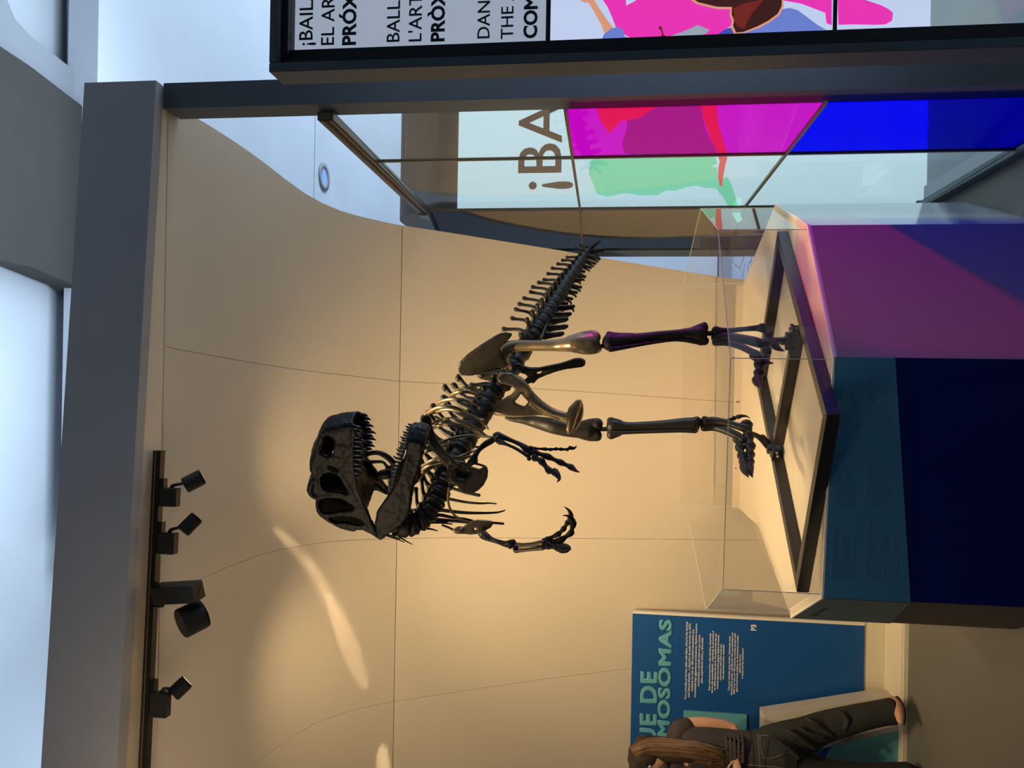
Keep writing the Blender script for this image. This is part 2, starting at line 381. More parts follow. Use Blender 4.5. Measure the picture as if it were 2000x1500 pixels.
def wall_panel(Bl, Br, rows, gapl, gapr, thick=0.02, off=0.0, name='wall_panel', m=m_cream, n=8, par=wall):
    bm = bmesh.new(); G = []
    for i, (h, Y) in enumerate(rows):
        a = wallpt(Bl, h, Y); b = wallpt(Br, h, Y); a.x += gapl; b.x -= gapr
        h0, Y0 = rows[max(i-1, 0)]; h1, Y1 = rows[min(i+1, len(rows)-1)]
        nn = Vector((0, -(h1-h0), (Y1-Y0))).normalized()   # toward the room
        if nn.y > 0: nn = -nn
        a -= nn*off; b -= nn*off
        G.append([(a.lerp(b, k/n), a.lerp(b, k/n)-nn*thick) for k in range(n+1)])
    Fv = [[(bm.verts.new(p), bm.verts.new(q)) for p, q in r] for r in G]
    R_, K_ = len(Fv), n+1
    for i in range(R_-1):
        for k in range(n):
            bm.faces.new((Fv[i][k][0], Fv[i][k+1][0], Fv[i+1][k+1][0], Fv[i+1][k][0]))
            bm.faces.new((Fv[i][k][1], Fv[i+1][k][1], Fv[i+1][k+1][1], Fv[i][k+1][1]))
    for i in range(R_-1):
        for k in (0, n): bm.faces.new((Fv[i][k][0], Fv[i+1][k][0], Fv[i+1][k][1], Fv[i][k][1]))
    for k in range(n):
        for i in (0, R_-1): bm.faces.new((Fv[i][k][0], Fv[i][k+1][0], Fv[i][k+1][1], Fv[i][k][1]))
    return frombm(name, bm, m, par, True)
def yprof(h):
    for (a, b), (c, d) in zip(prof, prof[1:]):
        if h <= c: return b+(d-b)*(h-a)/(c-a)
low = [r for r in prof if r[0] < HS-0.02]+[(HS-0.002, yprof(HS-0.002))]
high = [(HS+0.002, yprof(HS+0.002))]+[r for r in prof if r[0] > HS+0.02]
for i in range(4):
    gl = 0.0009 if i else 0; gr = 0.0009 if i < 3 else 0
    for rows in (low, high):
        o = wall_panel(cols[i], cols[i+1], rows, gl, gr)
        md = o.modifiers.new('e', 'EDGE_SPLIT'); md.split_angle = math.radians(50)
wall_panel(-4.5, B_right, prof, 0, 0.01, 0.01, 0.022, 'backing_sheet', m_seam, 6)
# curb strip and screws where the wall meets the plinth top
curb = boxobj('curb_strip', (-0.70, 4.60, HP-0.0), (0.60, 4.66, HP+0.03), m_cream, wall)
bm = bmesh.new()
for x, y in ((1442, 785), (1452, 785), (1442, 915)):
    p = PY(x, y, 4.598); cyl(bm, (p.x, 4.601, HP+0.012 if x > 1445 else HP+0.022), (p.x, 4.597, HP+0.012 if x > 1445 else HP+0.022), 0.004, seg=10)
frombm('screw', bm, m_seam, wall)

# ---- soffit and slate fascia beam
p1 = PZ(305, 157, 3.30); p2 = PZ(228, 1500, 3.30); dr = (p2-p1).normalized(); pL = p2+dr*2.5; nrm = Vector((-dr.y, dr.x, 0))
if nrm.y < 0: nrm = -nrm
tr = PP(165, 160, p1, nrm); hb = tr.z-3.30
bm = bmesh.new(); prism(bm, [p1, pL, pL+nrm*0.05, p1+nrm*0.05], (0, 0, hb)); beam = struct(frombm('trim_2', bm, m_slate), 'grey-blue fascia beam above the alcove')
bm = bmesh.new(); prism(bm, [p1+nrm*0.052+Vector((-0.02, 0, 0.012)), pL+nrm*0.052+Vector((0, 0, 0.012)), pL+nrm*0.9+Vector((0, 0, 0.012)), p1+nrm*0.22+Vector((-.05, 0, 0.012))], (0, 0, 0.02)); sof = struct(frombm('trim_3', bm, m_cream), 'cream soffit strip behind the fascia beam')
for y_ in (270, 395, 496):
    q = PZ(298, y_, 3.31); bm = bmesh.new(); cyl(bm, (q.x, q.y+.01, 3.312), (q.x, q.y+.01, 3.304), 0.006, seg=12); frombm('screw', bm, m_creamedge, sof)

PXA = PY(500, 207, 2.66).x
# ---- black steel post and the glass partition running back from it
post = struct(boxobj('trim_4', (PXA, 2.66, 0), (1.09, 2.775, 3.294), m_frame), 'dark steel post at the near end of the glass partition')
GX = 0.97; YS = GX*2.775/PXA+0.002
gw = struct(bpy.data.objects.new('window_1', None)); C.objects.link(gw)
gw['label'] = 'glass partition with coloured films running back beside the alcove'
def topz(Y): return 2.63
g0 = 0.006; yj = [YS-g0, 3.28, 4.23, 4.92]; zj = [0.05, 0.93, 1.81, 2.66]
def pane(y0, y1, z0, z1, m, name='pane'): return boxobj(name, (GX-0.002, y0, z0), (GX+0.002, y1, z1), m, gw)
g_ = 0.006
mats = [[m_blue, m_magenta, m_glass], [m_glass, m_glass, m_glass], [m_glassdark, m_glassdark, m_glassdark]]
for i in range(2):
    for j in range(3):
        o = pane(yj[i]+g_, yj[i+1]-g_, zj[j]+g_, zj[j+1]-g_, mats[i][j])
        if i == 0 and j == 0: o['label'] = 'blue film pane'
        if i == 0 and j == 1: o['label'] = 'magenta film pane'
for i in (1, 2): boxobj('vertical_joint', (GX-0.006, yj[i]-g_, zj[0]), (GX+0.006, yj[i]+g_, zj[3]), m_bronze, gw)
for j in (1, 2):
    for i in range(2): boxobj('horizontal_joint', (GX-0.006, yj[i]+g_, zj[j]-g_), (GX+0.006, yj[i+1]-g_, zj[j]+g_), m_bronze, gw)
boxobj('top_rail', (GX-0.018, YS, 2.66), (GX+0.018, 4.245, 2.72), m_bronze, gw, 0.006)
boxobj('top_rail_groove', (GX-0.021, YS, 2.68), (GX-0.0185, 4.245, 2.694), m_frameblk, gw)
boxobj('bottom_rail', (GX-0.02, YS, 0.0), (GX+0.018, 4.245, 0.05), m_frame, gw, 0.004)
boxobj('bottom_rail_lip', (GX+0.032, 2.86, -0.018), (GX+0.10, 4.245, 0.02), m_whitegloss, gw)
# the last bay turns inward
qa, qb = Vector((GX, 4.245, 0)), Vector((0.827, 4.755, 0)); qd = (qb-qa).normalized()
for j in range(3):
    barobj('pane', qa+qd*.01+Vector((0, 0, (zj[j]+zj[j+1])/2)), qb-qd*.01+Vector((0, 0, (zj[j]+zj[j+1])/2)), 0.004, zj[j+1]-zj[j]-2*g_, m_glassdark, gw)
for j in (1, 2): barobj('horizontal_joint', qa+qd*.008+Vector((0, 0, zj[j])), qb-qd*.002+Vector((0, 0, zj[j])), 0.012, 0.012, m_bronze, gw)
barobj('top_rail', qa+Vector((0, 0, 2.69)), qb+qd*.03+Vector((0, 0, 2.69)), 0.06, 0.06, m_frame, gw)
barobj('bottom_rail', qa+Vector((0, 0, 0.025)), qb+Vector((0, 0, 0.025)), 0.06, 0.05, m_frame, gw)
barobj('end_post', qb+qd*.022+Vector((0, 0, 0.0)), qb+qd*.022+Vector((0, 0, 2.66)), 0.045, 0.040, m_frame, gw, up=(0, 1, 0))

# ---- far backlit poster behind the glass
PYY = 4.31
pst = thing('backlit_poster', 'large white backlit dance poster standing behind the glass partition', 'poster', (1.9, PYY, 0))
def onp(pts, Y=PYY-0.012): return [PY(x, y, Y) for x, y in pts]
topz_ = PY(895, 300, PYY).z
boxobj('light_box', (0.992, PYY, -0.019), (4.2, PYY+0.08, topz_), m_postwhite, pst)
nY = Vector((0, 1, 0))
def Z2(x, y): return (1000+x/2, y/2)
gr = [(305, 630), (330, 618), (370, 614), (400, 620), (470, 600), (600, 590), (790, 600), (800, 640), (775, 650), (800, 656), (806, 690), (822, 697), (840, 690), (860, 730), (875, 780), (890, 830), (900, 860), (880, 870), (845, 805), (825, 770), (795, 735), (760, 735), (720, 725), (680, 731), (640, 745), (600, 744), (570, 762), (500, 764), (450, 754), (430, 756), (370, 768), (330, 756), (318, 720), (300, 680)]
poly_obj('green_silhouette', onp([Z2(*p) for p in gr]), 0.006, nY, m_green, pst)
poly_obj('hand', onp([Z2(*p) for p in [(800, 590), (842, 590), (840, 620), (832, 650), (825, 690), (820, 728), (812, 726), (806, 700), (806, 660), (812, 630)]], PYY-0.02), 0.006, nY, m_pred, pst)
poly_obj('dancer_body', onp([Z2(*p) for p in [(440, 300), (700, 300), (740, 420), (748, 470), (760, 520), (790, 570), (800, 599), (440, 599), (430, 560), (450, 500)]], PYY-0.02), 0.006, nY, m_pbody, pst)
poly_obj('dancer_hair', onp([Z2(*p) for p in [(320, 300), (560, 300), (560, 420), (500, 460), (430, 470), (380, 520), (345, 470), (330, 420)]], PYY-0.03), 0.006, nY, m_pred, pst)
poly_obj('dancer_arm', onp([Z2(*p) for p in [(700, 300), (800, 300), (800, 400), (805, 480), (822, 540), (840, 600), (810, 604), (780, 550), (750, 470), (735, 400)]], PYY-0.035), 0.006, nY, m_pred, pst)
zb = PY(1097, 300, PYY).z; hcap = zb-0
capz = PY(1012, 330, PYY).z-PY(1097, 330, PYY).z
o0 = PY(1097, 378, PYY-0.016)
text('lettering', '¡BAILA', capz/0.70, m_pbrown, (o0.x, PYY-0.016, PY(1096, 340, PYY).z), (1, 0, 0), (0, 0, 1), pst, bold=0.002, sx=0.98)
# curved brown band above the poster, added as the wall's reflection in the glass
bm = bmesh.new(); zl = topz_
pr = []
for k in range(13):
    a = math.pi/2*k/12
    pr.append((PYY+0.02+0.9*(1-math.cos(a))*0.35, zl+0.02+0.40*math.sin(a)))
pts = [Vector((0.992, y, z)) for y, z in pr]+[Vector((0.992, PYY+0.7, zl+0.42)), Vector((0.992, PYY+0.7, zl+0.005)), Vector((0.992, PYY+0.02, zl+0.005))]
prism(bm, pts, (3.3, 0, 0)); struct(frombm('trim_5', bm, m_reflband), 'curved brown lintel over the poster')
bm = bmesh.new(); prism(bm, [(0.992, 5.6, 0), (4.4, 5.6, 0), (4.4, 5.7, 0), (0.992, 5.7, 0)], (0, 0, 2.9)); struct(frombm('wall_behind_poster', bm, m_concgrey)).name = 'wall_right'

# ---- nearer glazed frame at the right with the printed sheet
fr = struct(bpy.data.objects.new('window_2', None)); C.objects.link(fr)
fr['label'] = 'dark framed shop-front window with printed sheet beside the steel post'
FY = 2.2
cz = PY(525, 139, FY).z; cx = PY(540, 140, FY).x   # outer corner of the frame
boxobj('frame_left', (cx, FY, 0.0), (cx+0.028, FY+0.10, cz), m_frame, fr, 0.002)
boxobj('frame_top', (cx+0.0285, FY, cz-0.024), (2.6, FY+0.10, cz), m_frame, fr, 0.002)
boxobj('inner_frame_left', (cx+0.0285, FY+0.03, 0.0), (cx+0.050, FY+0.095, cz-0.0245), m_frameblk, fr, 0.002)
boxobj('inner_frame_top', (cx+0.0505, FY+0.03, cz-0.044), (2.6, FY+0.095, cz-0.0245), m_frameblk, fr, 0.002)
SY = FY+0.082; x0 = PY(600, 104, SY).x; zs = PY(575, 100, SY).z
boxobj('gasket_left', (cx+0.0505, FY+0.055, 0.0), (x0-0.0005, FY+0.092, cz-0.0445), m_frameblk, fr)
boxobj('gasket_top', (x0, FY+0.055, zs+0.0005), (2.6, FY+0.092, cz-0.0445), m_frameblk, fr)
def fz(x): return PY(x, 60, SY).z
zz = [fz(1817), fz(1634), fz(1626), fz(1075), fz(1066), zs]
sheet = thing('printed_window_sheet', 'frosted window print of words and dancers in the dark near frame', 'banner', (x0+0.7, SY, 0))
s1 = boxobj('text_panel', (x0, SY, zz[4]), (2.6, SY+0.004, zz[5]), m_postgrey, sheet)
s2 = boxobj('picture_panel', (x0, SY, zz[2]), (2.6, SY+0.004, zz[3]), m_postpale, sheet)
s3 = boxobj('picture_panel', (x0, SY, zz[0]), (2.6, SY+0.004, zz[1]), m_postpale, sheet)
boxobj('clear_pane', (x0, SY, 0.05), (2.6, SY+0.004, zz[0]-0.001), m_glass, fr)
for a, b in ((zz[1], zz[2]), (zz[3], zz[4])): boxobj('joint', (x0, SY-0.004, a+0.0002), (2.6, SY+0.006, b-0.0002), m_frameblk, fr)
SL = SY-0.003
def near(pts): return [PY(1000+x/2, y/2, SL) for x, y in pts]
def nr(nm, pts, m, off=0.0): return poly_obj(nm, [p+Vector((0, -off, 0)) for p in near(pts)], 0.001, nY, m, sheet)
nr('pink_shape', [(300, -300), (355, 0), (372, 25), (388, 60), (405, 105), (430, 130), (470, 151), (640, 146), (805, 137), (870, 90), (1000, 40), (1060, 2), (1130, 14), (1180, 33), (1224, 50), (1228, 90), (1245, 97), (1249, 98), (1249, -300)], m_pink)
nr('pink_shape', [(1272, -300), (1272, 0), (1275, 97), (1330, 95), (1420, 97), (1460, 95), (1485, 80), (1488, 50), (1470, 35), (1440, 20), (1380, 0), (1330, -300)], m_pink)
nr('white_gap', [(443, -60), (446, 22), (480, 5), (560, -60)], m_postpale, 0.0015)
nr('arm', [(240, -60), (262, 0), (285, 12), (297, 10), (320, 45), (350, 100), (362, 132), (396, 112), (370, 76), (345, 40), (322, 2), (300, -60)], m_pskin, 0.0015)
nr('sleeve', [(352, 152), (360, 135), (390, 112), (420, 108), (435, 125), (440, 145), (466, 150), (466, 153), (355, 158)], m_pjean, 0.003)
nr('bracelet', [(572, 147), (585, 140), (583, 120), (572, 112), (574, 103), (584, 104), (588, 118), (592, 136), (606, 146)], m_phair2, 0.0015)
nr('denim_back', [(606, 147), (660, 128), (700, 112), (725, 100), (770, 118), (760, 132), (735, 140), (690, 143)], m_postgrey, 0.003)
nr('denim_leg', [(804, 137), (830, 118), (860, 108), (960, 90), (1030, 55), (1055, 38), (1085, 33), (1115, 42), (1150, 68), (1190, 98), (1226, 119), (1120, 124), (960, 131)], m_pjean, 0.003)
nr('denim_shadow', [(804, 137), (830, 118), (862, 108), (862, 134)], m_pjean2, 0.0045)
nr('hair_outline', [(696, -60), (700, 6), (722, 20), (800, 39), (852, 40), (848, 62), (858, 86), (852, 108), (866, 136), (908, 132), (965, 112), (1003, 92), (1044, 62), (1059, 30), (1060, -60)], m_pskin, 0.006)
nr('hair', [(704, -60), (708, 2), (728, 14), (800, 31), (858, 32), (856, 60), (866, 84), (862, 104), (874, 132), (903, 129), (960, 106), (998, 86), (1036, 58), (1051, 28), (1052, -60)], m_phair, 0.0075)
nr('hair_highlight', [(862, 40), (900, 20), (960, 8), (985, 0), (960, 30), (935, 60), (915, 95), (905, 120), (880, 110), (866, 84)], m_phair2, 0.009)
lines = [(610, 1409, 27, '¡BAILA', 0), (652, 1410, 26, 'EL ARTE', 0), (694, 1411, 26, 'PRÓXIMAMENTE', 1),
         (780, 1416, 26, 'BALLA', 0), (823, 1417, 26, "L'ART", 0), (867, 1418, 26, 'PRÒXIMAMENT', 1),
         (956, 1423, 25, 'DANCE', 0), (1002, 1424, 25, 'THE ART', 0), (1048, 1425, 26, 'COMING SOON', 1)]
for v, uu, hpx, s, bold in lines:
    p = PY(v, 1500-uu, SL); q = PY(v-hpx, 1500-uu, SL)
    text('lettering', s, (q.z-p.z)/0.715, m_blackletter, (p.x, SL, p.z), (1, 0, 0), (0, 0, 1), sheet, bold=0.0019 if bold else 0, sx=1.0)

# ================================================================== PLINTH
pl = thing('display_plinth', 'faceted exhibition plinth with cream top carrying the dinosaur skeleton', 'plinth', (0, 3.5, 0))
A, B, Cc, D, E = Vector((-0.95, 3.311, 0)), Vector((-0.743, 2.859, 0)), Vector((0.113, 2.773, 0)), Vector((0.647, 3.149, 0)), Vector((0.872, 3.76, 0))
G1, G2 = Vector((0.60, 4.60, 0)), Vector((-0.70, 4.60, 0)); Fk = Vector((-0.70, 4.05, 0))
zt = Vector((0, 0, HP))
poly = [A, B, Cc, D, E, G1, G2, Fk]
bm = bmesh.new(); prism(bm, [p+Vector((0, 0, HP-0.012)) for p in poly], (0, 0, 0.012)); frombm('top_board', bm, m_top, pl)
cen = sum(poly, Vector())/len(poly)
def side(p, q, z0, z1, m, name='side_panel', th=0.02, inset=0.0):
    n = (q-p).cross(Vector((0, 0, 1))).normalized()
    if (cen-p).dot(n) < 0: n = -n
    p = p+n*inset; q = q+n*inset
    bm = bmesh.new(); prism(bm, [p+Vector((0, 0, z0)), q+Vector((0, 0, z0)), q+n*th+Vector((0, 0, z0)), p+n*th+Vector((0, 0, z0))], (0, 0, z1-z0)); return frombm(name, bm, m, pl)
side(A, B, 0, HP-0.013, m_brownside)['label'] = 'dull brown left side panel'
side(B, Cc, 0, HP-0.013, m_navy)['label'] = 'dark navy front panel'
side(Cc, D, 0, HP-0.013, m_mauve)['label'] = 'mauve right front panel'
side(D, E, 0, HP-0.013, m_whitegloss)['label'] = 'pale glossy right side panel'
side(E, G1, 0, HP-0.013, m_whitegloss); side(Fk, A, 0, HP-0.013, m_brownside)
# slanted teal band wrapped round the front and the left side
def bandquad(p, q, zp, zq, m, nm):
    n = (q-p).cross(Vector((0, 0, 1))).normalized()
    if (cen-p).dot(n) > 0: n = -n
    bm = bmesh.new(); zt_ = HP-0.004
    pts = [p+n*.0002+Vector((0, 0, zp)), q+n*.0002+Vector((0, 0, zq)), q+n*.0002+Vector((0, 0, zt_)), p+n*.0002+Vector((0, 0, zt_))]
    prism(bm, pts, n*0.003); return frombm(nm, bm, m, pl), n
zB = PP(1778, 1176, B, (Cc-B).cross(Vector((0, 0, 1))).normalized()).z; zC = PP(1748, 697, B, (Cc-B).cross(Vector((0, 0, 1))).normalized()).z
nAB = (B-A).cross(Vector((0, 0, 1))).normalized(); zA = PP(1732, 1219, A, nAB).z
_, nf = bandquad(B, Cc, zB, zC, m_teal, 'teal_band')
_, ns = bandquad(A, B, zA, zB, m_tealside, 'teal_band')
for a, b in ((A, B), (B, Cc), (Cc, D), (D, E)):
    bm = bmesh.new(); d = (b-a).normalized(); n = d.cross(Vector((0, 0, 1)))
    if (cen-a).dot(n) > 0: n = -n
    prism(bm, [a+zt+n*.0035+Vector((0, 0, -.004)), b+zt+n*.0035+Vector((0, 0, -.004)), b+zt-n*.004+Vector((0, 0, -.004)), a+zt-n*.004+Vector((0, 0, -.004))], (0, 0, .007)); frombm('white_rim', bm, m_rim, pl)
# name on the left side, texts on the band
xd = (B-A).normalized()
text('name_lettering', 'Allosaurus', 0.052, m_blackletter, A+xd*0.09+ns*0.0035+Vector((0, 0, HP-0.075)), xd, (0, 0, 1), pl, depth=0.0005)
fx = (Cc-B).normalized()
para = [
 ['El Allosaurus es un dinosaurio carnívoro del', 'Jurásico superior. Vivió hace unos 150', 'millones de años.', 'Era un depredador grande y ágil, con', 'crestas sobre los ojos y dientes', 'curvos y aserrados.', 'Caminaba sobre dos patas y usaba', 'sus brazos para sujetar a las presas.'],
 ["L'Allosaurus és un dinosaure carnívor", 'del Juràssic superior. Va viure fa', '150 milions d’anys.', 'Era un depredador gran i àgil, amb', 'crestes sobre els ulls i dents', 'corbes i serrades.'],
 ['Allosaurus is a carnivorous dinosaur of', 'the Upper Jurassic. It lived some', '150 million years ago.', 'It was a large and agile predator with', 'crests above its eyes and curved,', 'serrated teeth.']]
for ci, (d0, ww) in enumerate(((0.075, 0.24), (0.335, 0.22), (0.59, 0.20))):
    for blk, (ztop, lh, sz) in enumerate(((HP-0.032, 0.0115, 0.0105), (HP-0.150+ci*0.012, 0.0140, 0.0125))):
        for li, s in enumerate(para[ci][:7 if blk == 0 else 8]):
            text('small_lettering', s, sz, m_faint, B+fx*d0+nf*0.0035+Vector((0, 0, ztop-li*lh)), fx, (0, 0, 1), pl, depth=0.0003)
# low acrylic screens standing on the plinth
ac = thing('acrylic_barrier', 'low clear acrylic screens standing round the edge of the plinth top', 'barrier', (0, 3.3, HP))
inn = 0.012
def inset(p): return p+(cen-p).normalized()*inn*1.3
pa, pb, pc, pd, pe, pf = [inset(p) for p in (A, B, Cc, D, E, Fk)]
def screen(p, q, h0=HP+0.004, h1=HP+0.345, th=0.006):
    n = (q-p).cross(Vector((0, 0, 1))).normalized(); d = (q-p).normalized()*0.004
    bm = bmesh.new(); a = p+d+Vector((0, 0, h0)); b = q-d+Vector((0, 0, h0))
    vs = [bm.verts.new(v) for v in (a, b, b+Vector((0, 0, h1-h0)), a+Vector((0, 0, h1-h0)))]; bm.faces.new(vs)
    o = frombm('acrylic_panel', bm, m_acrylic, ac)
    for e0, e1 in ((a+Vector((0, 0, h1-h0)), b+Vector((0, 0, h1-h0))), ):
        barobj('polished_edge', e0, e1, 0.0028, 0.0028, m_acredge, ac)
    barobj('corner_edge', b, b+Vector((0, 0, h1-h0)), 0.0028, 0.0028, m_acredge, ac, up=(1, 0, 0))
    return o
screen(pa, pb); screen(pb, pc); screen(pc, pd); screen(pd, pe); screen(pe, Vector((0.60, 4.55, 0))); screen(pf, pa)
screen(Vector((0.58, 4.55, 0)), pf+Vector((0.0, 0.5, 0)))
barobj('bottom_strip', pa.lerp(pf, 0.45)+Vector((0, 0, HP+0.012)), pf+Vector((0, 0, HP+0.012)), 0.010, 0.026, m_acrylic, ac)

# ================================================================== STEEL BASE FRAME
sf = thing('steel_base_frame', 'black square-tube base frame lying on the plinth under the skeleton', 'stand', (0, 3.2, HP))
zf = HP+0.022
def onf(x, y): return PZ(x, y, zf+0.022)-Vector((0, 0, 0.022))
L, R_, bk, N1, m1, m2 = onf(1556, 1139), onf(1519, 465), onf(1478, 738), onf(1611, 812), onf(1508, 872), onf(1545, 665)
N2 = onf(1598, 850)
tw = 0.042
ringp = [L, bk, R_, N1]
cenf = sum(ringp, Vector())/4
def offs(d):
    out = []
    for i in range(4):
        p, c_, n_ = ringp[i-1], ringp[i], ringp[(i+1) % 4]
        def ln(a, b_):
            t = (b_-a); t.z = 0; t.normalize(); m_ = Vector((-t.y, t.x, 0))
            if (cenf-a).dot(m_) < 0: m_ = -m_
            return a+m_*d, t
        (a1, t1), (a2, t2) = ln(p, c_), ln(c_, n_)
        k = ((a2.x-a1.x)*t2.y-(a2.y-a1.y)*t2.x)/(t1.x*t2.y-t1.y*t2.x); q = a1+t1*k; out.append(Vector((q.x, q.y, HP)))
    return out
inn_, out_ = offs(tw/2), offs(-tw/2)
for i in range(4):
    j = (i+1) % 4; bm = bmesh.new(); g = (out_[j]-out_[i]).normalized()*0.0006
    prism(bm, [out_[i]+g, out_[j]-g, inn_[j]-g, inn_[i]+g], (0, 0, 0.045)); bmesh.ops.bevel(bm, geom=bm.edges[:], offset=.0015, segments=1, affect='EDGES'); frombm('beam', bm, m_steel, sf)
dcb = (m2-m1).normalized(); dcb.z = 0; barobj('cross_beam', Vector((m1.x, m1.y, HP+.022))+dcb*.026, Vector((m2.x, m2.y, HP+.022))+dcb*.06, tw, .044, m_steel, sf, bev=.002)
NN = onf(1580, 660)
# brackets with bolts at the two feet
for m_, dd in ((m1, (bk-L).normalized()), (m2, (m1-m2).normalized())):
    c = Vector((m_.x, m_.y, zf+0.024)); s = Vector((-dd.y, dd.x, 0))
    barobj('bracket', c-dd*0.065, c+dd*0.05, 0.05, 0.012, m_steel, sf, bev=0.002)
    barobj('bracket', c-dd*0.03+Vector((0, 0, .012)), c+dd*0.025+Vector((0, 0, .012)), 0.038, 0.02, m_steel, sf, bev=0.002)
    for k in (-0.055, -0.035, 0.04):
        bm = bmesh.new(); p = c+dd*k; q = p+Vector((-s.x, -s.y, 0))*(0.026 if s.y > 0 else -0.026)
        cyl(bm, p+Vector((0, -0.026, -0.01)), p+Vector((0, -0.036, -0.01)), 0.006, seg=6); cyl(bm, p+Vector((0, 0, 0.006)), p+Vector((0, 0, 0.016)), 0.006, seg=6)
        frombm('bolt', bm, m_bolt if k < 0 else m_steel, sf)

# ================================================================== DINOSAUR SKELETON
sk = thing('dinosaur_skeleton', 'mounted black skeleton cast of a horned two-legged meat-eating dinosaur with jaws agape', 'skeleton', (0.0, 3.25, HP+0.1))
A2 = lambda X, Y: (860+X/4.285, 450+Y/4.285)
A3 = lambda X, Y: (860+X/5, 600+Y/5)
A4 = lambda X, Y: (1150+X/3.948, 580+Y/3.948)
A5 = lambda X, Y: (780+X/4.412, 760+Y/4.412)
A6 = lambda X, Y: (580+X/5.357, 800+Y/5.357)
def tb(bm, pts, seg=10, sub=3, flat=1.0, side=None):
    """pts: (px, py, Y, radius_px)"""
    tube(bm, [PY(x, y, Y) for x, y, Y, r in pts], [r*ppm(Y) for x, y, Y, r in pts], seg, sub, flat, side)
def conv(fn, pts): return [(*fn(p[0], p[1]), *p[2:]) for p in pts]
def bone(name, pts, m=m_bone, fn=None, parent=None, seg=10, sub=3, flat=1.0, side=None):
    if fn: pts = conv(fn, pts)
    bm = bmesh.new(); tb(bm, pts, seg, sub, flat, side)
    return frombm(name, bm, m, parent or sk, True)
def knob(bm, x, y, Y, r, sc=(1, 1, 1), axis=None): ball(bm, PY(x, y, Y), r*ppm(Y), sc, axis=axis)
def claw(name, pts, fn=None, parent=None, m=m_bone):
    return bone(name, pts, m, fn, parent, 8, 4)
def digit(pts, Y0, Y1, fn, r0, r1, nclaw=2, parent=None, name='phalanx'):
    """chain of knuckled phalanges through pts; the last nclaw points form the claw"""
    n = len(pts); Ys = [Y0+(Y1-Y0)*i/(n-1) for i in range(n)]
    for i in range(n-nclaw):
        (x0, y0), (x1, y1) = fn(*pts[i]), fn(*pts[i+1]); a, b = Ys[i], Ys[i+1]
        r = r0+(r1-r0)*i/max(n-1, 1)
        bm = bmesh.new()
        tb(bm, [(x0+(x1-x0)*t, y0+(y1-y0)*t, a+(b-a)*t, r*k) for t, k in ((0.03, 1.15), (0.2, 1.0), (0.5, 0.68), (0.8, 0.92), (0.95, 1.08))], 9, 2)
        frombm(name, bm, m_bone, parent or sk, True)
    i = n-nclaw; q = []
    for j in range(i, n):
        q.append((*fn(*pts[j]), Ys[j], r1*(1.35, 1.0, 0.55, 0.12)[min(3, (j-i)*3//max(nclaw-1, 1))]))
    return claw('claw', q, parent=parent)

# ---------------- hind legs
def legbone(name, tubes, knobs=(), m=m_bone, voxel=0.0045, sm=4):
    bm = bmesh.new()
    for t in tubes: tb(bm, t, 12, 4)
    for k in knobs: knob(bm, *k)
    return organic(name, bm, m, sk, voxel, sm)
# left femur (the near one, lit)
Yh, Yk = 3.12, 3.02
legbone('femur', [
    [(983, 700, Yh, 9), (986, 688, Yh, 11), (994, 680, Yh, 12), (1010, 676, Yh-.01, 11.5), (1035, 675, Yh-.02, 11), (1065, 675, Yh-.04, 11), (1095, 674, Yh-.06, 13), (1120, 672, Yk, 16), (1145, 670, Yk, 18), (1158, 669, Yk, 18)],
    [(984, 700, Yh, 9), (987, 710, Yh+.03, 9), (992, 717, Yh+.09, 9)],
    [(1110, 664, Yk, 8), (1135, 657, Yk+.01, 9), (1156, 654, Yk+.01, 10), (1164, 655, Yk+.01, 9)],
    [(1120, 681, Yk, 8), (1145, 684, Yk-.01, 9), (1164, 682, Yk-.01, 9.5)]],
    [(1163, 658, Yk, 11), (1166, 680, Yk, 10), (987, 690, Yh, 11), (1164, 660, Yk+.04, 10), (1166, 681, Yk+.03, 10)], m_bone_lit)
Yt0, Yt1 = 3.02, 3.08
legbone('tibia', [
    [(1190, 668, Yt0, 18), (1198, 669, Yt0, 17), (1220, 667, Yt0, 15), (1255, 662, Yt0+.01, 12.5), (1290, 657, Yt0+.03, 11), (1325, 654, Yt1, 11), (1350, 653, Yt1, 14), (1366, 654, Yt1, 18)],
    [(1188, 652, Yt0, 6), (1205, 657, Yt0, 8), (1240, 657, Yt0, 7)],
    [(1350, 660, Yt1, 8), (1370, 668, Yt1, 8)], [(1355, 645, Yt1, 8), (1377, 635, Yt1, 7)]],
    [(1375, 640, Yt1, 9), (1376, 666, Yt1, 9)])
bone('fibula', [(1192, 682, Yt0-.03, 6), (1210, 680, Yt0-.03, 4.5), (1260, 672, Yt0-.02, 3), (1320, 664, Yt1-.02, 3), (1362, 668, Yt1-.02, 5)])
legbone('metatarsal', [
    [(1397, 645, Yt1, 9), (1405, 647, Yt1, 8.5), (1423, 646, Yt1-.01, 6), (1450, 643, Yt1-.02, 5), (1475, 641, Yt1-.03, 6), (1486, 641, Yt1-.03, 8)]], (), m_bone, 0.004, 3)
legbone('metatarsal', [
    [(1396, 660, Yt1, 9), (1420, 658, Yt1-.02, 9), (1450, 662, Yt1-.06, 9), (1476, 668, Yt1-.09, 10), (1488, 672, Yt1-.1, 9)]], (), m_bone, 0.004, 3)
legbone('metatarsal', [
    [(1396, 669, Yt1, 7), (1420, 669, Yt1-.03, 7), (1445, 676, Yt1-.08, 7), (1464, 685, Yt1-.11, 7), (1473, 690, Yt1-.12, 8)]], (), m_bone, 0.004, 3)
Yf = 3.0
digit([(1330, 235), (1385, 290), (1420, 345), (1430, 362), (1445, 385), (1475, 405), (1508, 416)], Yf+.04, Yf-.04, A4, 8.5, 7, 4)
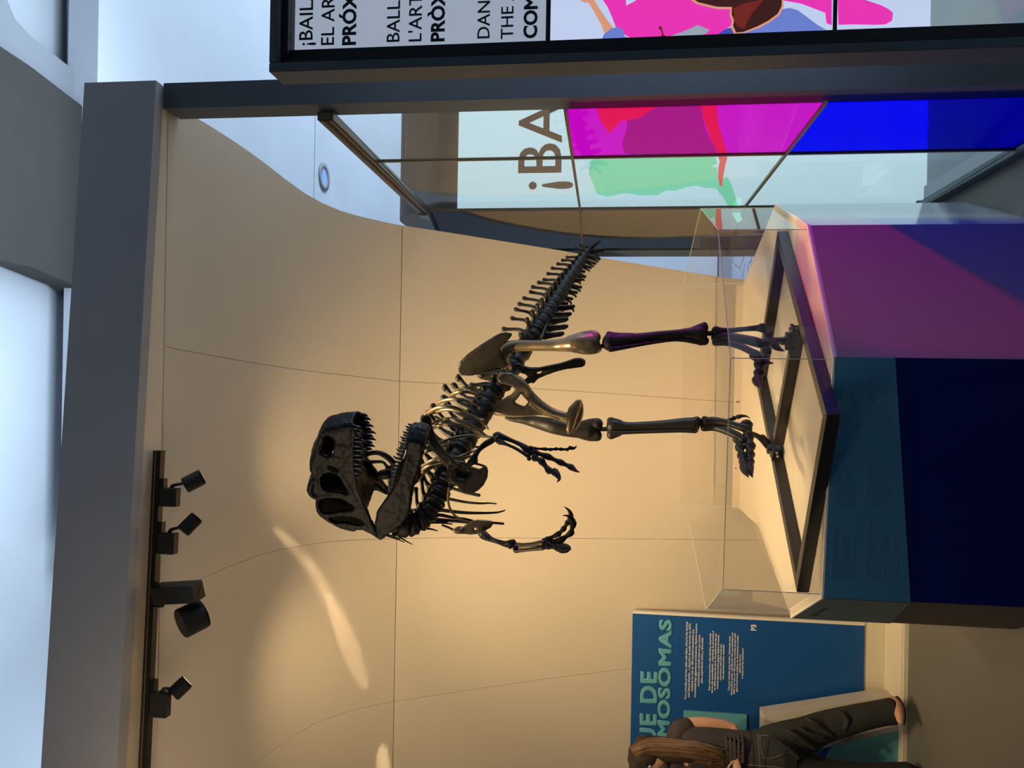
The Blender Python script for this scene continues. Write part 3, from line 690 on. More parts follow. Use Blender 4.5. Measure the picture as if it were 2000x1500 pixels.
digit([(1352, 360), (1372, 420), (1348, 470), (1362, 492), (1385, 505), (1422, 511)], Yf-.02, Yf-.10, A4, 9, 6.5, 4)
digit([(1280, 445), (1315, 520), (1312, 585), (1300, 640), (1305, 665), (1322, 690), (1345, 708)], Yf-.04, Yf-.20, A4, 10, 8, 4)
# right leg (the farther one)
Zh, Zk = 3.42, 3.38
legbone('femur', [
    [(988, 816, Zh, 3.5), (1000, 819, Zh, 5), (1020, 820, Zh, 8), (1045, 824, Zh, 12), (1075, 831, Zk, 15), (1105, 838, Zk, 15), (1130, 841, Zk, 15), (1150, 843, Zk, 16)],
    [(1130, 834, Zk, 10), (1150, 828, Zk, 10), (1166, 826, Zk, 10)], [(1130, 846, Zk, 10), (1152, 852, Zk, 10), (1168, 852, Zk, 10)]],
    [(1166, 828, Zk, 12), (1165, 850, Zk, 11)])
legbone('tibia', [
    [(1195, 832, Zk, 14), (1205, 833, Zk, 13), (1225, 835, Zk, 11), (1260, 834, Zk, 11), (1300, 832, Zk, 12), (1335, 830, Zk, 14), (1355, 830, Zk, 15)],
    [(1191, 820, Zk, 6), (1210, 826, Zk, 7)], [(1192, 850, Zk, 9), (1210, 844, Zk, 8)]],
    [(1193, 822, Zk, 8), (1194, 848, Zk, 9), (1361, 822, Zk, 9), (1356, 838, Zk, 9)])
bone('fibula', [(1192, 846, Zk-.03, 5), (1230, 845, Zk-.03, 3), (1290, 843, Zk-.03, 3), (1330, 842, Zk-.03, 3), (1352, 842, Zk-.03, 4)])
legbone('metatarsal', [
    [(1376, 824, Zk, 9), (1395, 822, Zk, 8), (1420, 826, Zk-.02, 7), (1440, 832, Zk-.04, 7), (1455, 836, Zk-.05, 9), (1462, 838, Zk-.05, 9)]], [(1376, 818, Zk, 6)], m_bone, 0.004, 3)
legbone('metatarsal', [
    [(1374, 835, Zk, 8), (1395, 835, Zk, 7), (1418, 841, Zk-.03, 8), (1440, 851, Zk-.06, 8), (1452, 860, Zk-.08, 8)]], (), m_bone, 0.004, 3)
digit([(1085, 950), (1120, 935), (1150, 925), (1180, 918), (1215, 920), (1245, 937)], Zk, Zk-.02, A4, 4.5, 3.2, 4)
digit([(1215, 985), (1232, 1070), (1243, 1150), (1240, 1215), (1240, 1270), (1238, 1310), (1244, 1345), (1262, 1392)], Zk-.03, Zk-.28, A4, 11, 6.5, 3)
digit([(1150, 1095), (1165, 1160), (1180, 1225), (1190, 1270), (1195, 1310), (1205, 1345), (1232, 1392)], Zk-.06, Zk-.30, A4, 9, 6.5, 3)
# steel rods that carry the feet and show in the joints
for a, b, r in (((1162, 676, Yk), (1192, 676, Yk), 4), ((1374, 651, Yt1), (1398, 651, Yt1), 5), ((1164, 838, Zk), (1194, 838, Zk), 4.5), ((1355, 828, Zk), (1378, 827, Zk), 4.5)):
    bone('joint_rod', [(*a, r), (*b, r)], m_rod, sub=1)
rodt = (m2+Vector((0, 0, .035))); q = proj(rodt)
bone('foot_rod', [(1495, 664, m2.y+.0, 5), (1528, q[1], m2.y, 6), (q[0], q[1], m2.y, 6)], m_rod)
bone('foot_rod_collar', [(1527, q[1]+1, m2.y, 8), (1538, q[1], m2.y, 8)], m_rod, sub=1)
rodt = (m1+Vector((0, 0, .035))); q = proj(rodt)
bone('foot_rod', [(1462, 846, m1.y-.05, 5), (1480, 852, m1.y-.02, 5), (q[0], q[1], m1.y, 6)], m_rod)
bone('foot_rod_collar', [(1488, 855, m1.y-.01, 7.5), (1500, q[1]-2, m1.y, 7.5)], m_rod, sub=1)

# ---------------- pelvis
def pl_pts(fn, pts, p0, n): return [PP(*fn(*p), p0, n) for p in pts]
def plate_bone(name, fn, outline, holes, at_, n, th, m=m_bone, voxel=0.004, sm=4, extra=()):
    p0 = PY(*at_); n = Vector(n).normalized(); bm = bmesh.new()
    plate(bm, pl_pts(fn, outline, p0, n), [pl_pts(fn, h, p0, n) for h in holes], th, n)
    for t in extra: tb(bm, t, 10, 3)
    return organic(name, bm, m, sk, voxel, sm)
plate_bone('ilium', A2, [(150, 1180), (150, 1140), (165, 1100), (230, 1035), (340, 958), (450, 888), (500, 862), (550, 852), (602, 864), (595, 885), (560, 925), (520, 955), (500, 990), (520, 1060), (560, 1110), (540, 1150), (470, 1150), (420, 1160), (340, 1195), (250, 1215), (175, 1210)], (), (960, 700, 3.08), (-.45, -.85, -.15), 0.016, m_bone, 0.004, 4)
plate_bone('ilium', A2, [(300, 1210), (380, 1130), (470, 1100), (560, 1090), (640, 1110), (660, 1190), (620, 1260), (520, 1290), (420, 1260), (330, 1240)], (), (960, 740, 3.34), (-.45, -.85, -.15), 0.018, m_bone, 0.005, 4)
# left pubis with the shared boot
bm = bmesh.new(); p0 = PY(1040, 790, 3.10); n = Vector((-.3, -.95, 0)).normalized()
plate(bm, pl_pts(A3, [(560, 690), (600, 640), (690, 640), (760, 690), (830, 745), (900, 830), (960, 900), (1030, 955), (1110, 1000), (1190, 1025), (1240, 1035), (1250, 1110), (1230, 1130), (1150, 1090), (1060, 1060), (960, 1045), (860, 1050), (760, 1058), (660, 1050), (580, 1035), (520, 1015), (500, 990), (560, 930), (640, 880), (700, 850), (730, 800), (700, 760), (620, 740)], p0, n), [pl_pts(A3, [(725, 920), (760, 885), (800, 820), (830, 830), (860, 890), (858, 930), (820, 972), (780, 960), (740, 940)], p0, n)], 0.022, n)
tb(bm, conv(A3, [(600, 690, 3.14, 12), (760, 730, 3.12, 12), (870, 860, 3.10, 11), (980, 960, 3.09, 10), (1100, 1030, 3.08, 9), (1230, 1070, 3.07, 9)]), 12, 4)
tb(bm, conv(A3, [(540, 1010, 3.22, 10), (700, 1030, 3.19, 9), (850, 1025, 3.15, 9), (1000, 1020, 3.12, 8), (1130, 1060, 3.09, 8), (1230, 1100, 3.07, 8)]), 12, 4)
tb(bm, conv(A3, [(1345, 925, 3.05, 6), (1330, 960, 3.05, 9), (1305, 1010, 3.05, 12), (1285, 1070, 3.05, 11), (1275, 1130, 3.05, 9), (1262, 1190, 3.05, 7), (1258, 1220, 3.05, 5)]), 12, 4)
tb(bm, conv(A3, [(1360, 920, 3.06, 5), (1370, 970, 3.08, 6), (1355, 1060, 3.09, 8), (1320, 1150, 3.09, 7), (1280, 1215, 3.08, 5)]), 12, 4)
organic('pubis', bm, m_bone_lit, sk, 0.004, 4)
plate_bone('pubis', A3, [(740, 780), (760, 800), (790, 800), (780, 860), (740, 890), (700, 880), (690, 850), (720, 830)], (), (1010, 765, 3.3), (-.3, -.95, 0), 0.02)
# ischia
plate_bone('ischium', A3, [(720, 560), (760, 545), (810, 570), (870, 590), (960, 590), (1080, 565), (1180, 545), (1260, 518), (1310, 500), (1370, 497), (1400, 515), (1405, 555), (1385, 583), (1330, 588), (1240, 600), (1150, 620), (1050, 655), (965, 690), (940, 710), (915, 742), (885, 730), (850, 755), (820, 760), (820, 710), (860, 680), (830, 650), (790, 640), (750, 600)],
           [[(922, 650), (940, 635), (1000, 615), (1050, 608), (1020, 625), (960, 655)]], (1040, 715, 3.22), (-.3, -.95, 0), 0.022, m_bone, 0.004, 3,
           [conv(A3, [(1330, 535, 3.22, 8), (1385, 542, 3.22, 9)])])
# ---------------- vertebral column
def vertebra(name, p, q, Y0, Y1, r, spine=None, cross=None, chev=None, lat=0.0, m=m_bone, sr=3.0):
    """p,q pixel ends of the centrum; spine/cross/chev pixel tips"""
    bm = bmesh.new()
    tb(bm, [(p[0]+(q[0]-p[0])*t, p[1]+(q[1]-p[1])*t, Y0+(Y1-Y0)*t, r*k) for t, k in ((0.06, 1.0), (0.18, 1.02), (0.5, .80), (0.8, 1.0), (0.93, 0.98))], 12, 2)
    c = ((p[0]+q[0])/2, (p[1]+q[1])/2); Yc = (Y0+Y1)/2
    c3 = PY(*c, Yc); ax = (PY(*q, Y1)-PY(*p, Y0)).normalized()
    if spine:
        s = PY(*spine, Yc); mid = c3.lerp(s, .55)
        bow = (PY(*q, Yc)-PY(*p, Yc)).normalized()*r*ppm(Yc)*.25
        tube(bm, [c3.lerp(s, .25), mid+bow, c3.lerp(s, .85)+bow*.3, s], [sr*1.9*ppm(Yc), sr*ppm(Yc), sr*.9*ppm(Yc), sr*1.35*ppm(Yc)], 8, 3)
    if chev:
        s = PY(*chev, Yc); tube(bm, [c3.lerp(s, .3), c3.lerp(s, .7), s], [sr*1.6*ppm(Yc), sr*ppm(Yc), sr*1.1*ppm(Yc)], 8, 2)
    if lat:
        sdir = ax.cross(Vector((0, 0, 1))).normalized()
        for sg in (-1, 1):
            e = c3+sdir*sg*lat+Vector((0, 0, lat*.25)); tube(bm, [c3+sdir*sg*r*ppm(Yc)*.5+Vector((0, 0, r*ppm(Yc)*.5)), c3.lerp(e, .6)+Vector((0, 0, .005)), e], [sr*1.5*ppm(Yc), sr*ppm(Yc), sr*1.2*ppm(Yc)], 8, 2)
    return frombm(name, bm, m, sk, True)
# tail
tail_c = [(760, 910), (800, 845), (838, 785), (873, 730), (908, 675), (942, 622), (975, 570), (1005, 520), (1033, 473), (1062, 428), (1090, 385), (1118, 342), (1145, 300), (1170, 262), (1196, 225), (1222, 190), (1246, 160)]
tips_s = [(530, 825), (600, 735), (630, 660), (660, 615), (700, 567), (755, 515), (772, 473), (822, 436), (866, 413), (900, 362), (936, 316), (982, 280), (1022, 250), (1060, 225), (1130, 150), (1166, 125)]
tips_c = [(1025, 862), (1058, 802), (1060, 742), (1088, 698), (1116, 636), (1060, 612), (1100, 574), (1140, 520), (1176, 476), (1180, 414), (1212, 388), (1204, 345), (1258, 312), (1296, 278), (1332, 240), (1380, 157)]
nT = len(tail_c)-1
for i in range(nT):
    p, q = A2(*tail_c[i]), A2(*tail_c[i+1]); t = i/nT; t1 = (i+1)/nT
    Y0 = 3.42+(4.22-3.42)*t**1.1; Y1 = 3.42+(4.22-3.42)*t1**1.1
    r = 21-12*t
    vertebra('tail_vertebra', p, q, Y0, Y1, r, A2(*tips_s[i]), None, A2(*tips_c[i]), 0.075*(1-t)+.02, sr=3.8-1.2*t)
    if i > 3:
        x, y = A2(*tips_c[i]); Yc = (Y0+Y1)/2
        bone('chevron', [((p[0]+q[0])/2+6, (p[1]+q[1])/2+5, Yc, 2.4), (x-6, y+4, Yc, 2), (x+1-i*.3, y+11-i*.4, Yc, 2)])
for tp in ((1337, 90), (1330, 236)): bone('tail_process', [(*A2(1250, 160), 4.2, 4), (*A2(*tp), 4.2, 2)], sub=1)
bone('tail_rod', [(*A2(845, 900), 3.35, 3), (*A2(900, 760), 3.5, 3), (*A2(960, 620), 3.68, 3), (*A2(1025, 500), 3.86, 2.6)], m_rod)
for i in range(5):   # broad haemal blades under the tail base
    x, y = A2(*tips_c[i]); p = A2(*tail_c[i]); Yc = 3.44+.05*i
    bone('chevron', [(p[0]+25, p[1]-3, Yc, 5), ((p[0]+x)/2+8, (p[1]+y)/2-1, Yc, 5), (x-4, y+1, Yc, 5.5)])
# sacrum
for (a, b, Y0, Y1, r) in (((985, 745), (1003, 712), 3.26, 3.32, 20), ((1003, 712), (1020, 685), 3.32, 3.38, 20), ((1020, 685), (1036, 662), 3.38, 3.42, 19), ((966, 765), (985, 745), 3.22, 3.26, 20)):
    vertebra('sacral_vertebra', a, b, Y0, Y1, r, (a[0]-45, a[1]-12), lat=0.07, sr=5)
# trunk
dors = [(958, 770, 3.22), (948, 786, 3.17), (940, 802, 3.12), (930, 820, 3.06), (919, 838, 3.00), (908, 858, 2.95), (896, 878, 2.90), (884, 900, 2.86), (873, 921, 2.82), (864, 942, 2.79), (856, 962, 2.77), (846, 981, 2.75), (834, 999, 2.73), (820, 1014, 2.71), (803, 1024, 2.69), (786, 1027, 2.67), (770, 1022, 2.65), (757, 1012, 2.63)]
spin = [(895, 738), (886, 752), (869, 757), (866, 776), (845, 795), (836, 806), (826, 818), (812, 832), (806, 845), (815, 880), (820, 905), (822, 930), (812, 955), (800, 972), (788, 985), (775, 990), (762, 992)]
for i in range(len(dors)-1):
    a, b = dors[i], dors[i+1]
    r = 25 if i < 8 else 25 if i < 15 else 20
    vertebra('dorsal_vertebra' if i < 9 else 'neck_vertebra', a[:2], b[:2], a[2], b[2], r, spin[i], lat=0.06 if i < 9 else 0.04, sr=5 if i < 9 else 4)
    if i in (0, 2, 4, 6, 8):
        bm = bmesh.new(); knob(bm, spin[i][0], spin[i][1], (a[2]+b[2])/2, 8.5, (1, 1, .55)); frombm('spine_cap', bm, m_bone, sk, True)
# ribs traced in space: near (left) side bulges toward the viewer
def rib(pts, Y0, bulge, Y1, r0=5.2, r1=2.4, m=m_bone_lit, fn=A5):
    n = len(pts); out = []
    for i, (x, y) in enumerate(pts):
        t = i/(n-1); Y = Y0+(Y1-Y0)*t-bulge*math.sin(math.pi*min(1, t*1.15)**.8)
        out.append((*fn(x, y), Y, r0+(r1-r0)*t))
    bone('rib', out, m, seg=9, sub=4, flat=0.6, side=(0.3, .9, .2))
rib([(400, 90), (440, 60), (500, 28), (560, 22), (620, 32), (680, 55), (715, 75)], 3.12, .12, 3.02)
rib([(470, 40), (510, 5), (580, -15), (650, -5), (700, 15)], 3.18, .10, 3.10, 3.6)
rib([(300, 145), (350, 110), (440, 88), (520, 88), (600, 110), (660, 145), (690, 180)], 3.04, .14, 2.92)
rib([(215, 240), (260, 195), (330, 160), (420, 150), (500, 165), (580, 205), (660, 250), (730, 262)], 2.98, .16, 2.86, 4.4)
rib([(240, 230), (320, 195), (420, 175), (520, 195), (610, 230), (690, 272), (735, 305), (765, 342)], 2.98, .13, 2.86, 3.6)
rib([(250, 320), (320, 280), (420, 255), (510, 270), (600, 305), (680, 350), (750, 405), (800, 415)], 2.94, .14, 2.80, 4.4, 2.6)
rib([(240, 360), (330, 320), (430, 300), (540, 315), (620, 350), (700, 385)], 2.92, .12, 2.8, 3.8)
rib([(120, 420), (170, 380), (230, 330)], 2.88, .10, 2.78, 4)
rib([(160, 340), (120, 390), (100, 420), (130, 460), (190, 500), (260, 500), (350, 465), (450, 425), (560, 405), (660, 402), (790, 415)], 2.88, .16, 2.70, 4.6, 2.6)
rib([(190, 300), (150, 350), (130, 400), (180, 440), (260, 470)], 2.90, .15, 2.80, 4.6, 3.0)
rib([(210, 280), (180, 320), (170, 370), (220, 420), (280, 440)], 2.92, .15, 2.82, 4.6, 3.0)
rib([(160, 540), (230, 535), (330, 500), (420, 480)], 2.84, .08, 2.8, 5, 3)
rib([(160, 690), (230, 650), (300, 610), (400, 580), (500, 590), (600, 550), (660, 525)], 2.8, .10, 2.68, 5.5, 2.4)
rib([(160, 740), (220, 690), (300, 645), (390, 625), (480, 610), (580, 585), (640, 570)], 2.8, .08, 2.7, 5.5, 2.0)
rib([(165, 790), (190, 740), (250, 690), (330, 650), (400, 640)], 2.78, .08, 2.72, 5.5, 3)
# far (right) side ribs
DK = dict(m=m_bone)
rib([(570, 385), (620, 400), (700, 408), (790, 412)], 2.98, 0, 2.95, 3, 2, **DK)
rib([(505, 455), (560, 480), (620, 495), (690, 498)], 2.98, 0, 2.95, 3, 2, **DK)
rib([(440, 540), (490, 570), (560, 590), (640, 575)], 2.95, 0, 2.95, 3, 2, **DK)
rib([(640, 640), (690, 650), (735, 665)], 2.92, 0, 2.9, 2.5, 2.5, **DK)
rib([(640, 240), (690, 250), (728, 262)], 3.1, 0, 3.1, 2.5, 1.5, **DK)
rib([(400, 840), (480, 862), (570, 890), (640, 905), (688, 915)], 2.85, 0, 2.84, 3.2, 3.6, **DK)
rib([(380, 935), (470, 955), (580, 975), (700, 985), (770, 982), (835, 988)], 2.85, 0, 2.85, 3.6, 1.4, **DK)
rib([(310, 1035), (420, 1050), (560, 1065), (700, 1068), (820, 1065), (880, 1055), (912, 1043)], 2.84, 0, 2.85, 4.5, 1.2, **DK)
rib([(260, 1090), (350, 1085), (450, 1105), (560, 1118), (640, 1135)], 2.82, 0, 2.84, 4.5, 2, **DK)
rib([(250, 1120), (380, 1128), (520, 1140), (650, 1150), (780, 1150), (895, 1160)], 2.82, 0, 2.84, 4, 2.6, **DK)
rib([(270, 1070), (240, 1110), (300, 1130), (420, 1140)], 2.8, 0, 2.82, 5, 2, **DK)
rib([(190, 1180), (250, 1150), (350, 1150), (455, 1163)], 2.78, 0, 2.82, 5, 1.4, **DK)
rib([(125, 1190), (200, 1200), (270, 1205), (330, 1222)], 2.74, 0, 2.76, 4, 1.2, **DK)
rib([(370, 1172), (430, 1195), (480, 1222)], 2.84, 0, 2.84, 2.5, 2.5, **DK)
rib([(60, 1225), (110, 1245), (140, 1240), (157, 1232)], 2.7, 0, 2.7, 3, 1, **DK)
rib([(1000, 1275), (1070, 1330), (1140, 1375), (1205, 1410)], 2.66, 0, 2.66, 2.6, 1, fn=A6, **DK)
rib([(920, 1310), (990, 1335), (1060, 1360), (1122, 1388)], 2.66, 0, 2.66, 2.4, 1, fn=A6, **DK)
rib([(950, 1310), (1020, 1335), (1080, 1352)], 2.66, 0, 2.66, 2.4, 1, fn=A6, **DK)
rib([(1060, 1290), (1130, 1305), (1200, 1310), (1260, 1282)], 2.68, 0, 2.7, 3, 1, fn=A6, **DK)
for pts in ([(870, 790), (885, 812), (905, 830)], [(850, 815), (880, 835), (905, 850)], [(842, 870), (862, 885), (880, 893)], [(835, 905), (850, 912), (868, 915)]):
    bone('rib_head', [(x, y, 2.98-.03*k, 4) for k, (x, y) in enumerate(pts)], m_bone)

# ---------------- shoulder girdles and arms
plate_bone('scapula', A5, [(178, 262), (200, 235), (230, 218), (258, 225), (275, 255), (285, 320), (310, 400), (350, 475), (410, 550), (470, 600), (520, 620), (560, 625), (600, 655), (650, 680), (700, 690), (730, 660), (752, 662), (766, 700), (760, 760), (730, 820), (690, 862), (650, 885), (600, 893), (540, 882), (510, 860), (500, 825), (470, 838), (430, 830), (412, 790), (410, 720), (412, 665), (360, 610), (310, 550), (260, 470), (220, 380), (190, 310)],
           [[(570, 735), (588, 728), (592, 742), (576, 748)]], (900, 910, 2.66), (-.35, -.9, -.15), 0.013, m_bone_half_lit, 0.0035, 4,
           [conv(A5, [(215, 262, 2.72, 6), (250, 350, 2.69, 6), (320, 470, 2.668, 6), (420, 590, 2.652, 6), (500, 660, 2.645, 6)]), conv(A5, [(450, 700, 2.645, 10), (460, 780, 2.65, 10), (560, 800, 2.655, 8)]), conv(A5, [(585, 680, 2.63, 6), (610, 690, 2.63, 6)])])
legbone('humerus', [conv(A5, [(592, 665, 2.60, 4), (612, 635, 2.60, 7), (640, 610, 2.60, 8.5), (655, 570, 2.60, 6), (690, 520, 2.61, 5), (740, 475, 2.62, 6.5), (785, 450, 2.62, 6.5), (815, 430, 2.62, 6)])], [(*A5(830, 400), 2.62, 6.5), (*A5(850, 395), 2.62, 7), (*A5(860, 435), 2.61, 9), (*A5(665, 625), 2.6, 3.5)], m_bone, 0.003, 2)
bone('ulna', [(860, 400, 2.61, 7), (910, 420, 2.60, 5.5), (980, 448, 2.59, 4.2), (1050, 480, 2.58, 5), (1090, 510, 2.57, 7), (1125, 530, 2.57, 6)], fn=A5)
bone('radius', [(865, 450, 2.60, 7), (920, 475, 2.58, 3.4), (990, 505, 2.57, 3.2), (1060, 545, 2.56, 3.6), (1115, 578, 2.55, 5)], fn=A5)
for c, r in (((1130, 505), 4.2), ((1125, 545), 5), ((1108, 575), 4.6), ((1118, 600), 4.4), ((1150, 560), 4.4)):
    bm = bmesh.new(); knob(bm, *A5(*c), 2.56, r); frombm('wrist_bone', bm, m_bone, sk, True)
digit([(1145, 510), (1260, 517), (1300, 520), (1350, 515), (1390, 518), (1450, 520), (1468, 505), (1500, 510), (1520, 500), (1524, 484)], 2.56, 2.56, A5, 3.4, 3.0, 4)
digit([(1150, 540), (1275, 580), (1390, 632), (1480, 672), (1500, 688), (1525, 705), (1556, 716)], 2.56, 2.50, A5, 6.2, 5.0, 4)
digit([(1165, 590), (1225, 620), (1290, 702), (1335, 712), (1362, 740), (1378, 775), (1358, 802)], 2.55, 2.46, A5, 7.0, 6.0, 4)
# furcula and right side
bone('furcula', [(428, 850, 2.66, 2.2), (418, 930, 2.68, 2.4), (430, 1010, 2.70, 2.4), (465, 1075, 2.73, 2.4), (530, 1125, 2.77, 2.4), (600, 1148, 2.80, 2.2)], m_bone_lit, A5)
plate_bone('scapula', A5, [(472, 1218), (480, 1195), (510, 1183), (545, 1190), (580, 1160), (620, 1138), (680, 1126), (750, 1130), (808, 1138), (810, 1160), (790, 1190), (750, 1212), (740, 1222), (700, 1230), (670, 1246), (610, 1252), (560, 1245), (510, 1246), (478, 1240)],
           [[(640, 1200), (655, 1190), (668, 1200), (662, 1216), (645, 1216)]], (925, 1030, 2.82), (-.2, -.95, -.1), 0.012, m_bone_lit, 0.003, 2, [conv(A5, [(480, 1220, 2.81, 5), (530, 1215, 2.81, 5.5)])])
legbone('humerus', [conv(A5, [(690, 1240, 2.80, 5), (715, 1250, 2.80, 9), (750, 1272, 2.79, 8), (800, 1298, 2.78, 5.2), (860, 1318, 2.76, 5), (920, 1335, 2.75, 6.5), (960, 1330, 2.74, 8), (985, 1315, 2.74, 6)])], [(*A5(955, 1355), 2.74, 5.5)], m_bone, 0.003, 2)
bone('ulna', [(1000, 1392, 2.74, 5), (1060, 1388, 2.72, 4), (1150, 1378, 2.70, 4), (1235, 1368, 2.68, 5)], m_bone_lit, A5)
bone('radius', [(1002, 1345, 2.74, 6), (1060, 1345, 2.72, 4.6), (1150, 1338, 2.70, 4.6), (1235, 1322, 2.68, 6)], m_bone_lit, A5)
for c, r in (((1000, 1368), 6), ((1245, 1300), 4), ((1250, 1330), 5.5), ((1248, 1362), 5), ((1275, 1330), 5)):
    bm = bmesh.new(); knob(bm, *A5(*c), 2.69, r); frombm('wrist_bone', bm, m_bone, sk, True)
digit([(1265, 1300), (1370, 1250), (1415, 1205), (1450, 1150), (1475, 1120), (1478, 1085), (1462, 1045), (1420, 1013)], 2.68, 2.60, A5, 5.2, 5.0, 4)
digit([(1280, 1320), (1395, 1300), (1480, 1240), (1495, 1175), (1500, 1160), (1490, 1125), (1460, 1095), (1408, 1088)], 2.68, 2.58, A5, 6.2, 5.2, 4)
digit([(1280, 1345), (1370, 1365), (1400, 1372), (1440, 1378), (1478, 1380)], 2.67, 2.60, A5, 7.5, 7.5, 3)
bone('phalanx', [(1300, 1335, 2.68, 4), (1380, 1340, 2.66, 3.6), (1440, 1350, 2.65, 4), (1470, 1368, 2.64, 2.5)], fn=A5)

# ---------------- skull and jaw
SP0 = PY(690, 950, 2.50); ar = Vector((0.89, -0.45, 0)).normalized(); nr_ = Vector((-0.45, -0.89, 0)).normalized()
back = PP(740, 1050, SP0, nr_); front = PP(680, 830, SP0, nr_)
mp0 = front-nr_*0.032; mp1 = back-nr_*0.105; am = Vector((mp0.x-mp1.x, mp0.y-mp1.y, 0)).normalized(); nm = Vector((am.y, -am.x, 0))
if nm.dot(nr_) < 0: nm = -nm
def mirror(p): return p-nm*2*(p-mp0).dot(nm)
def sp(pts): return [PP(*A6(*p), SP0, nr_) for p in pts]
top_line = [(590, 150), (480, 163), (380, 185), (300, 210), (262, 243), (240, 295), (213, 370), (183, 440), (163, 500), (150, 570), (150, 640), (172, 700), (168, 750), (143, 800), (125, 850), (132, 900), (180, 932), (238, 935), (218, 968), (207, 1010), (215, 1055), (248, 1110), (310, 1160), (390, 1205), (470, 1245), (560, 1262), (600, 1272), (635, 1250)]
low_line = [(700, 1255), (770, 1290), (850, 1340), (875, 1350), (845, 1280), (800, 1195), (765, 1120), (735, 1040), (700, 960), (665, 880), (635, 800), (615, 700), (605, 600), (600, 500), (600, 400), (610, 300), (640, 220), (620, 170)]
sk_holes = [
    [(290, 275), (345, 270), (388, 305), (398, 345), (385, 380), (386, 430), (365, 480), (320, 488), (275, 468), (248, 430), (247, 380), (277, 345)],
    [(315, 580), (350, 583), (425, 615), (436, 655), (400, 648), (350, 618)],
    [(278, 668), (340, 655), (400, 668), (445, 695), (478, 750), (515, 810), (543, 865), (535, 880), (480, 862), (400, 848), (320, 852), (280, 830), (256, 780), (254, 710)],
    [(238, 950), (300, 922), (380, 915), (450, 925), (520, 960), (580, 995), (612, 1028), (560, 1045), (450, 1062), (370, 1075), (290, 1078), (255, 1055), (232, 1010)],
    [(330, 1130), (400, 1110), (500, 1106), (600, 1120), (675, 1155), (715, 1192), (690, 1200), (600, 1192), (500, 1175), (430, 1182), (380, 1170)]]
bm = bmesh.new()
O_ = sp(top_line+low_line); H_ = [sp(h) for h in sk_holes]
plate(bm, O_, H_, 0.014, nr_)
plate(bm, [mirror(p) for p in O_], [[mirror(p) for p in h] for h in H_], 0.014, nr_-nm*2*nr_.dot(nm))
# roof joining both sides, arched
T = sp(top_line[:22]); prevr = None
for p in T:
    q = mirror(p); w = (p-q).length; row = []
    for k in range(7):
        t = k/6; arch = math.sin(math.pi*t)*w*0.10
        row.append((p.lerp(q, t)+Vector((0, 0, arch))))
    if prevr:
        for k in range(6):
            a, b, c, d = prevr[k], prevr[k+1], row[k+1], row[k]
            nn = (b-a).cross(d-a); 
            if nn.length < 1e-9: continue
            nn.normalize()
            v1 = [bm.verts.new(x+nn*.005) for x in (a, b, c, d)]; v2 = [bm.verts.new(x-nn*.005) for x in (a, b, c, d)]
            bm.faces.new(v1); bm.faces.new(v2[::-1])
            for j in range(4): bm.faces.new((v1[j], v2[j], v2[(j+1) % 4], v1[(j+1) % 4]))
    prevr = row
def s6(pts, flip=False, off=0.0):
    out = []
    for x, y, r in pts:
        p = PP(*A6(x, y), SP0, nr_)+nr_*off
        out.append((mirror(p) if flip else p, r*ppm(2.5)))
    return out
for flip in (False, True):   # relief: jugal bar, maxilla rim, brow horn, quadrate, tooth-row rim
    for pts in ([(250, 560, 3), (400, 580, 4), (480, 640, 5), (520, 740, 5), (575, 850, 5), (620, 950, 5), (680, 1060, 5), (740, 1180, 5), (840, 1320, 5)],
                [(590, 180, 6), (588, 300, 5), (585, 450, 5), (592, 600, 4), (610, 720, 4)],
                [(175, 720, 6), (150, 800, 8), (145, 860, 8), (190, 905, 8), (250, 910, 6), (400, 890, 5), (520, 930, 4)],
                [(235, 1070, 5), (330, 1105, 5), (450, 1095, 5), (560, 1085, 5), (620, 1050, 5)],
                [(270, 240, 5), (235, 330, 5), (215, 420, 5), (195, 520, 5)], [(410, 280, 4), (410, 380, 4), (400, 470, 4), (330, 520, 4)],
                [(480, 700, 3), (545, 830, 4), (560, 880, 4)]):
        s = s6(pts, flip, 0.0005); tube(bm, [a for a, b in s], [b for a, b in s], 8, 3)
# palate and braincase
pal = [s6([(p[0], p[1], 1)], False)[0][0] for p in [(560, 180), (540, 400), (545, 600), (580, 800), (640, 950), (720, 1100)]]
for i in range(len(pal)-1):
    a, b = pal[i], pal[i+1]; c, d = mirror(b), mirror(a)
    v1 = [bm.verts.new(x) for x in (a, b, c, d)]; v2 = [bm.verts.new(x+Vector((0, 0, .012))) for x in (a, b, c, d)]
    bm.faces.new(v1); bm.faces.new(v2[::-1])
    for j in range(4): bm.faces.new((v1[j], v2[j], v2[(j+1) % 4], v1[(j+1) % 4]))
skull = organic('skull', bm, m_skull, sk, 0.0034, 5, rough=0.0024)
skull['label'] = 'open-jawed skull with brow horn'
bm = bmesh.new()
mc = [PP(*A6(*p), mp0, nm) for p in [(240, 935), (300, 915), (420, 900), (520, 920), (610, 985), (660, 1060), (720, 1140), (740, 1200), (640, 1215), (480, 1195), (360, 1165), (290, 1110), (235, 1040)]]
plate(bm, mc, (), 0.02, nm)
mc = [PP(*A6(*p), mp0, nm) for p in [(270, 640), (330, 560), (440, 600), (520, 720), (580, 860), (560, 900), (300, 880), (250, 760)]]
plate(bm, mc, (), 0.012, nm)
bc = s6([(430, 1080, 1)])[0][0]; bc = bc.lerp(mirror(bc), .5)
ball(bm, bc, 0.045, (1, 1, 1)); ball(bm, bc+am*0.05, 0.04); ball(bm, bc-am*0.03+Vector((0, 0, -.03)), 0.028)
organic('braincase', bm, m_inner, skull, 0.005, 2)
